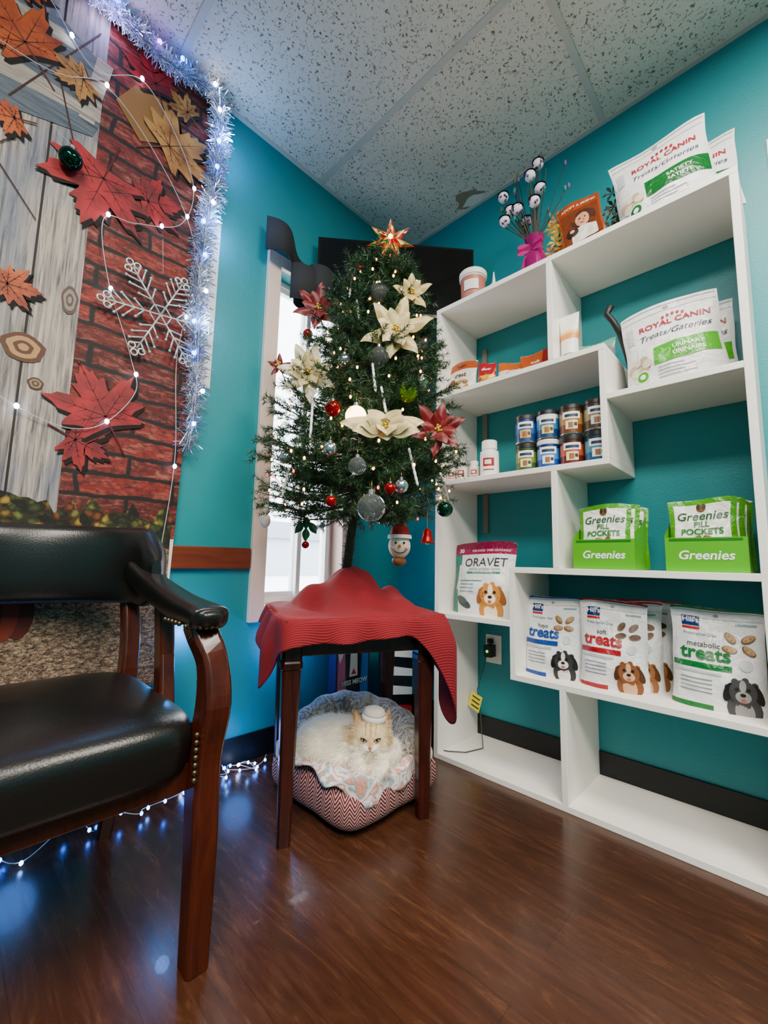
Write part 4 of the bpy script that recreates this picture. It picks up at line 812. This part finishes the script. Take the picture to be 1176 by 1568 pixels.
b=B(); hc=CW(-.018,.090,.262); hm=M('#e4ded6',.9); Th=Matrix.Rotation(.12,3,'X'); b.rev([(.0,0),(.036,.0),(.039,.004),(.040,.010),(.038,.016),(.034,.018)],hm,hc,24,T=Th); b.rev([(.034,.015),(.035,.024),(.031,.032),(.020,.037),(0,.039)],M('#cfc7bd',.9),hc,24,T=Th); b.obj('pet_hat')
# ------------------------------------------------------------------ gift bags below table
def bag(x0,x1,y,h,base,name,fn):
    b=B(); b.box((x0,y,.001),(x1,y+.05,h),M(base,.4)); 
    def rq(u0,v0,u1,v1,c,l=1): b.add([(x0+(x1-x0)*u0,y-.0008*l,h*v0),(x0+(x1-x0)*u1,y-.0008*l,h*v0),(x0+(x1-x0)*u1,y-.0008*l,h*v1),(x0+(x1-x0)*u0,y-.0008*l,h*v1)],[(0,1,2,3)],M(c,.4))
    def pl(pts,c,l=2): b.add([(x0+(x1-x0)*u,y-.0008*l,h*v) for u,v in pts],[tuple(range(len(pts)))],M(c,.4))
    fn(b,rq,pl)
    for q_ in (.35,.65): b.tube([(x0+(x1-x0)*(q_-.08),y+.02,h),(x0+(x1-x0)*q_,y+.02,h+.03),(x0+(x1-x0)*(q_+.08),y+.02,h)],.002,BLK,5)
    b.obj(name)
def f1(b,rq,pl):
    rq(.05,.05,.5,.95,'#e06a90'); rq(.5,.05,.95,.95,'#2a72c0'); pl([(.2,.1),(.5,.4),(.8,.1)],'#15151a'); pl([(.3,.35),(.7,.35),(.75,.9),(.5,.98),(.25,.9)],'#1a1a20',3); pl([(.38,.6),(.62,.6),(.6,.85),(.4,.85)],'#f0e6e0',4); pl([(.42,.62),(.58,.62),(.5,.68)],'#c3202e',5); pl([(.1,.75),(.2,.85),(.12,.95),(.04,.85)],'#ffffff',3)
    vs,fs=text_mesh('MISS MEOW',.028,.02); b.add([(1.325+x,1.45-.006,.22+y) for x,y in vs],fs,M('#ffffff',.4))
bag(1.22,1.42,1.45,.42,'#3b2a55','gift_bag',f1)
def f2(b,rq,pl):
    for k in range(5): pl([(0,.2*k),(0,.2*k+.1),(1,.2*k+.0),(1,.2*k-.1+.02)],'#f5f5f5' if k!=1 else '#c3202e')
bag(1.44,1.62,1.36,.42,'#141418','gift_bag',f2)
# ------------------------------------------------------------------ armchair
E=group('captains_armchair',(.12,1.12,.0)); CX=.115; NAIL=M('#6a5a44',.3,.9)
b=B()
for q_ in (1,-1):
    X=CX+q_*.285
    C=catm([Vector(p) for p in [(X,.86,0),(X,.862,.20),(X,.872,.36),(X+q_*.006,.858,.47),(X+q_*.004,.872,.55),(X-q_*.006,.900,.600),(X-q_*.008,.912,.622)]],5)
    ws=[(0,.044,.050),(.2,.050,.056),(.36,.052,.064),(.47,.052,.068),(.55,.050,.056),(.605,.056,.052),(.632,.062,.056)]
    b.tube(C,1,MAHOG,rect=[(float(np.interp(p_.z,[a[0] for a in ws],[a[1] for a in ws])),float(np.interp(p_.z,[a[0] for a in ws],[a[2] for a in ws]))) for p_ in C],upv=(0,1,0))
    b.tube(catm([Vector(p) for p in [(X-q_*.02,1.42,0),(X-q_*.02,1.36,.2),(X-q_*.02,1.33,.42),(X-q_*.015,1.35,.55),(X-q_*.02,1.39,.70)]],4),1,MAHOG,rect=(.042,.048),upv=(0,1,0))
    b.tube([(X,1.10,.40),(X+q_*.006,1.14,.52),(X+q_*.0,1.15,.64)],1,MAHOG,rect=(.035,.05),upv=(0,1,0))
b.box((CX-.26,.88,.31),(CX+.26,.91,.36),MAHOG); b.box((CX-.26,1.33,.31),(CX+.26,1.355,.38),MAHOG)
for q_ in (1,-1): b.box((CX+q_*.262-.012,.90,.31),(CX+q_*.262+.012,1.34,.36),MAHOG)
b.obj('wood_frame',parent=E,bevel=.004)
b=B()
def seatf(u,v):
    th=2*pi*u; ph=pi*v; k=max(0,sin(ph))**.30; c_,s_=cos(th),sin(th); rr=1/((abs(c_)**7+abs(s_)**7)**(1/7)); cz=cos(ph); z=.408+(.055*abs(cz)**.6 if cz>0 else -.075*abs(cz)**.3)
    if cz>0: z+=.014*(1-k**2)
    else: k=k*.985
    return Vector((CX+.277*rr*k*c_,1.10+.262*rr*k*s_,z))
b.grid(seatf,80,36,LEATH,flip=True)
b.obj('seat_cushion',parent=E)
b=B()
for q_ in (1,-1):
    for i in range(7): b.sph((CX+q_*.253,.8375,.345+.0135*i),.0055,NAIL,8,5)
    for i in range(24): b.sph((CX+q_*.276,.90+.018*i,.350),.0055,NAIL,8,5)
for q_ in (1,-1):
    for i in range(11):
        t_=(i-5)/5*1.35; b.sph((CX+q_*.275+.038*sin(t_),.898-.044*cos(t_),.622),.0055,NAIL,8,5)
    for i in range(5): b.sph((CX+q_*.275+.040,.915+.02*i,.625),.0055,NAIL,8,5); b.sph((CX+q_*.275-.040,.915+.02*i,.625),.0055,NAIL,8,5)
b.obj('nail_heads',parent=E)
b=B()
for q_ in (1,-1):
    P=catm([Vector((CX+q_*.275,.858,.636)),Vector((CX+q_*.275,.885,.640)),Vector((CX+q_*.277,.99,.646)),Vector((CX+q_*.279,1.10,.660)),Vector((CX+q_*.276,1.22,.685)),Vector((CX+q_*.262,1.32,.72))],6)
    n=len(P); rc=[]
    for i in range(n): t=i/(n-1); w_=.082*(min(1,(i+1.6)/4))**.5*(1-.25*t); rc.append((w_,(.046+.02*t)*min(1,(i+3)/5)**.5))
    vs=[];fs=[];m_=24
    for i,p_ in enumerate(P):
        t=(P[min(i+1,n-1)]-P[max(i-1,0)]).normalized(); x=t.cross(Vector((0,0,1))).normalized(); y=x.cross(t)
        for k in range(m_):
            a=2*pi*k/m_; ca,sa=cos(a),sin(a); e=.6; vs.append(p_+x*rc[i][0]/2*abs(ca)**e*(1 if ca>0 else -1)+y*rc[i][1]/2*abs(sa)**e*(1 if sa>0 else -1))
    for i in range(n-1):
        for k in range(m_): fs.append((i*m_+k,i*m_+(k+1)%m_,(i+1)*m_+(k+1)%m_,(i+1)*m_+k))
    # rounded front nose
    o_=len(vs); fr0=vs[:m_]; cc=P[0]
    for (sc_,dy) in ((.93,-.006),(.75,-.011),(.45,-.014)):
        for v in fr0: vs.append(cc+(v-cc)*sc_+Vector((0,dy,0)))
    for L_ in range(3):
        a0=0 if L_==0 else o_+(L_-1)*m_; a1=o_+L_*m_
        for k in range(m_): fs.append((a1+k,a1+(k+1)%m_,a0+(k+1)%m_,a0+k))
    ci=len(vs); vs.append(cc+Vector((0,-.015,0)))
    for k in range(m_): fs.append((ci,o_+2*m_+(k+1)%m_,o_+2*m_+k))
    fs.append(tuple(range((n-1)*m_,n*m_))); b.add(vs,fs,LEATH,True)
b.obj('arm_pads',parent=E)
b=B()
def backf(u,v):
    A_=pi*(-.06+1.12*u); cx=CX+.285*cos(A_); cy=1.25+.21*max(-.3,sin(A_))
    edge=min(u,1-u); hh=.105*min(1,(edge*7+.25))**.6; zc=.735-.03*max(0,(1-edge*7)); th=2*pi*v; nx,ny=cos(A_)/.285,sin(A_)/.21; l=math.hypot(nx,ny); nx/=l;ny/=l
    ca,sa=cos(th),sin(th); T_=.032*min(1,(edge*12+.35)); 
    return Vector((cx+nx*T_*abs(ca)**.7*(1 if ca>0 else -1),cy+ny*T_*abs(ca)**.7*(1 if ca>0 else -1)+.10*(zc-.7+hh*sa)*.3,zc+hh*abs(sa)**.6*(1 if sa>0 else -1)))
b.grid(backf,60,24,LEATH); 
for uu in (0,1): b.poly([backf(uu,k/24) for k in range(24)],LEATH,True)
b.obj('backrest',parent=E)
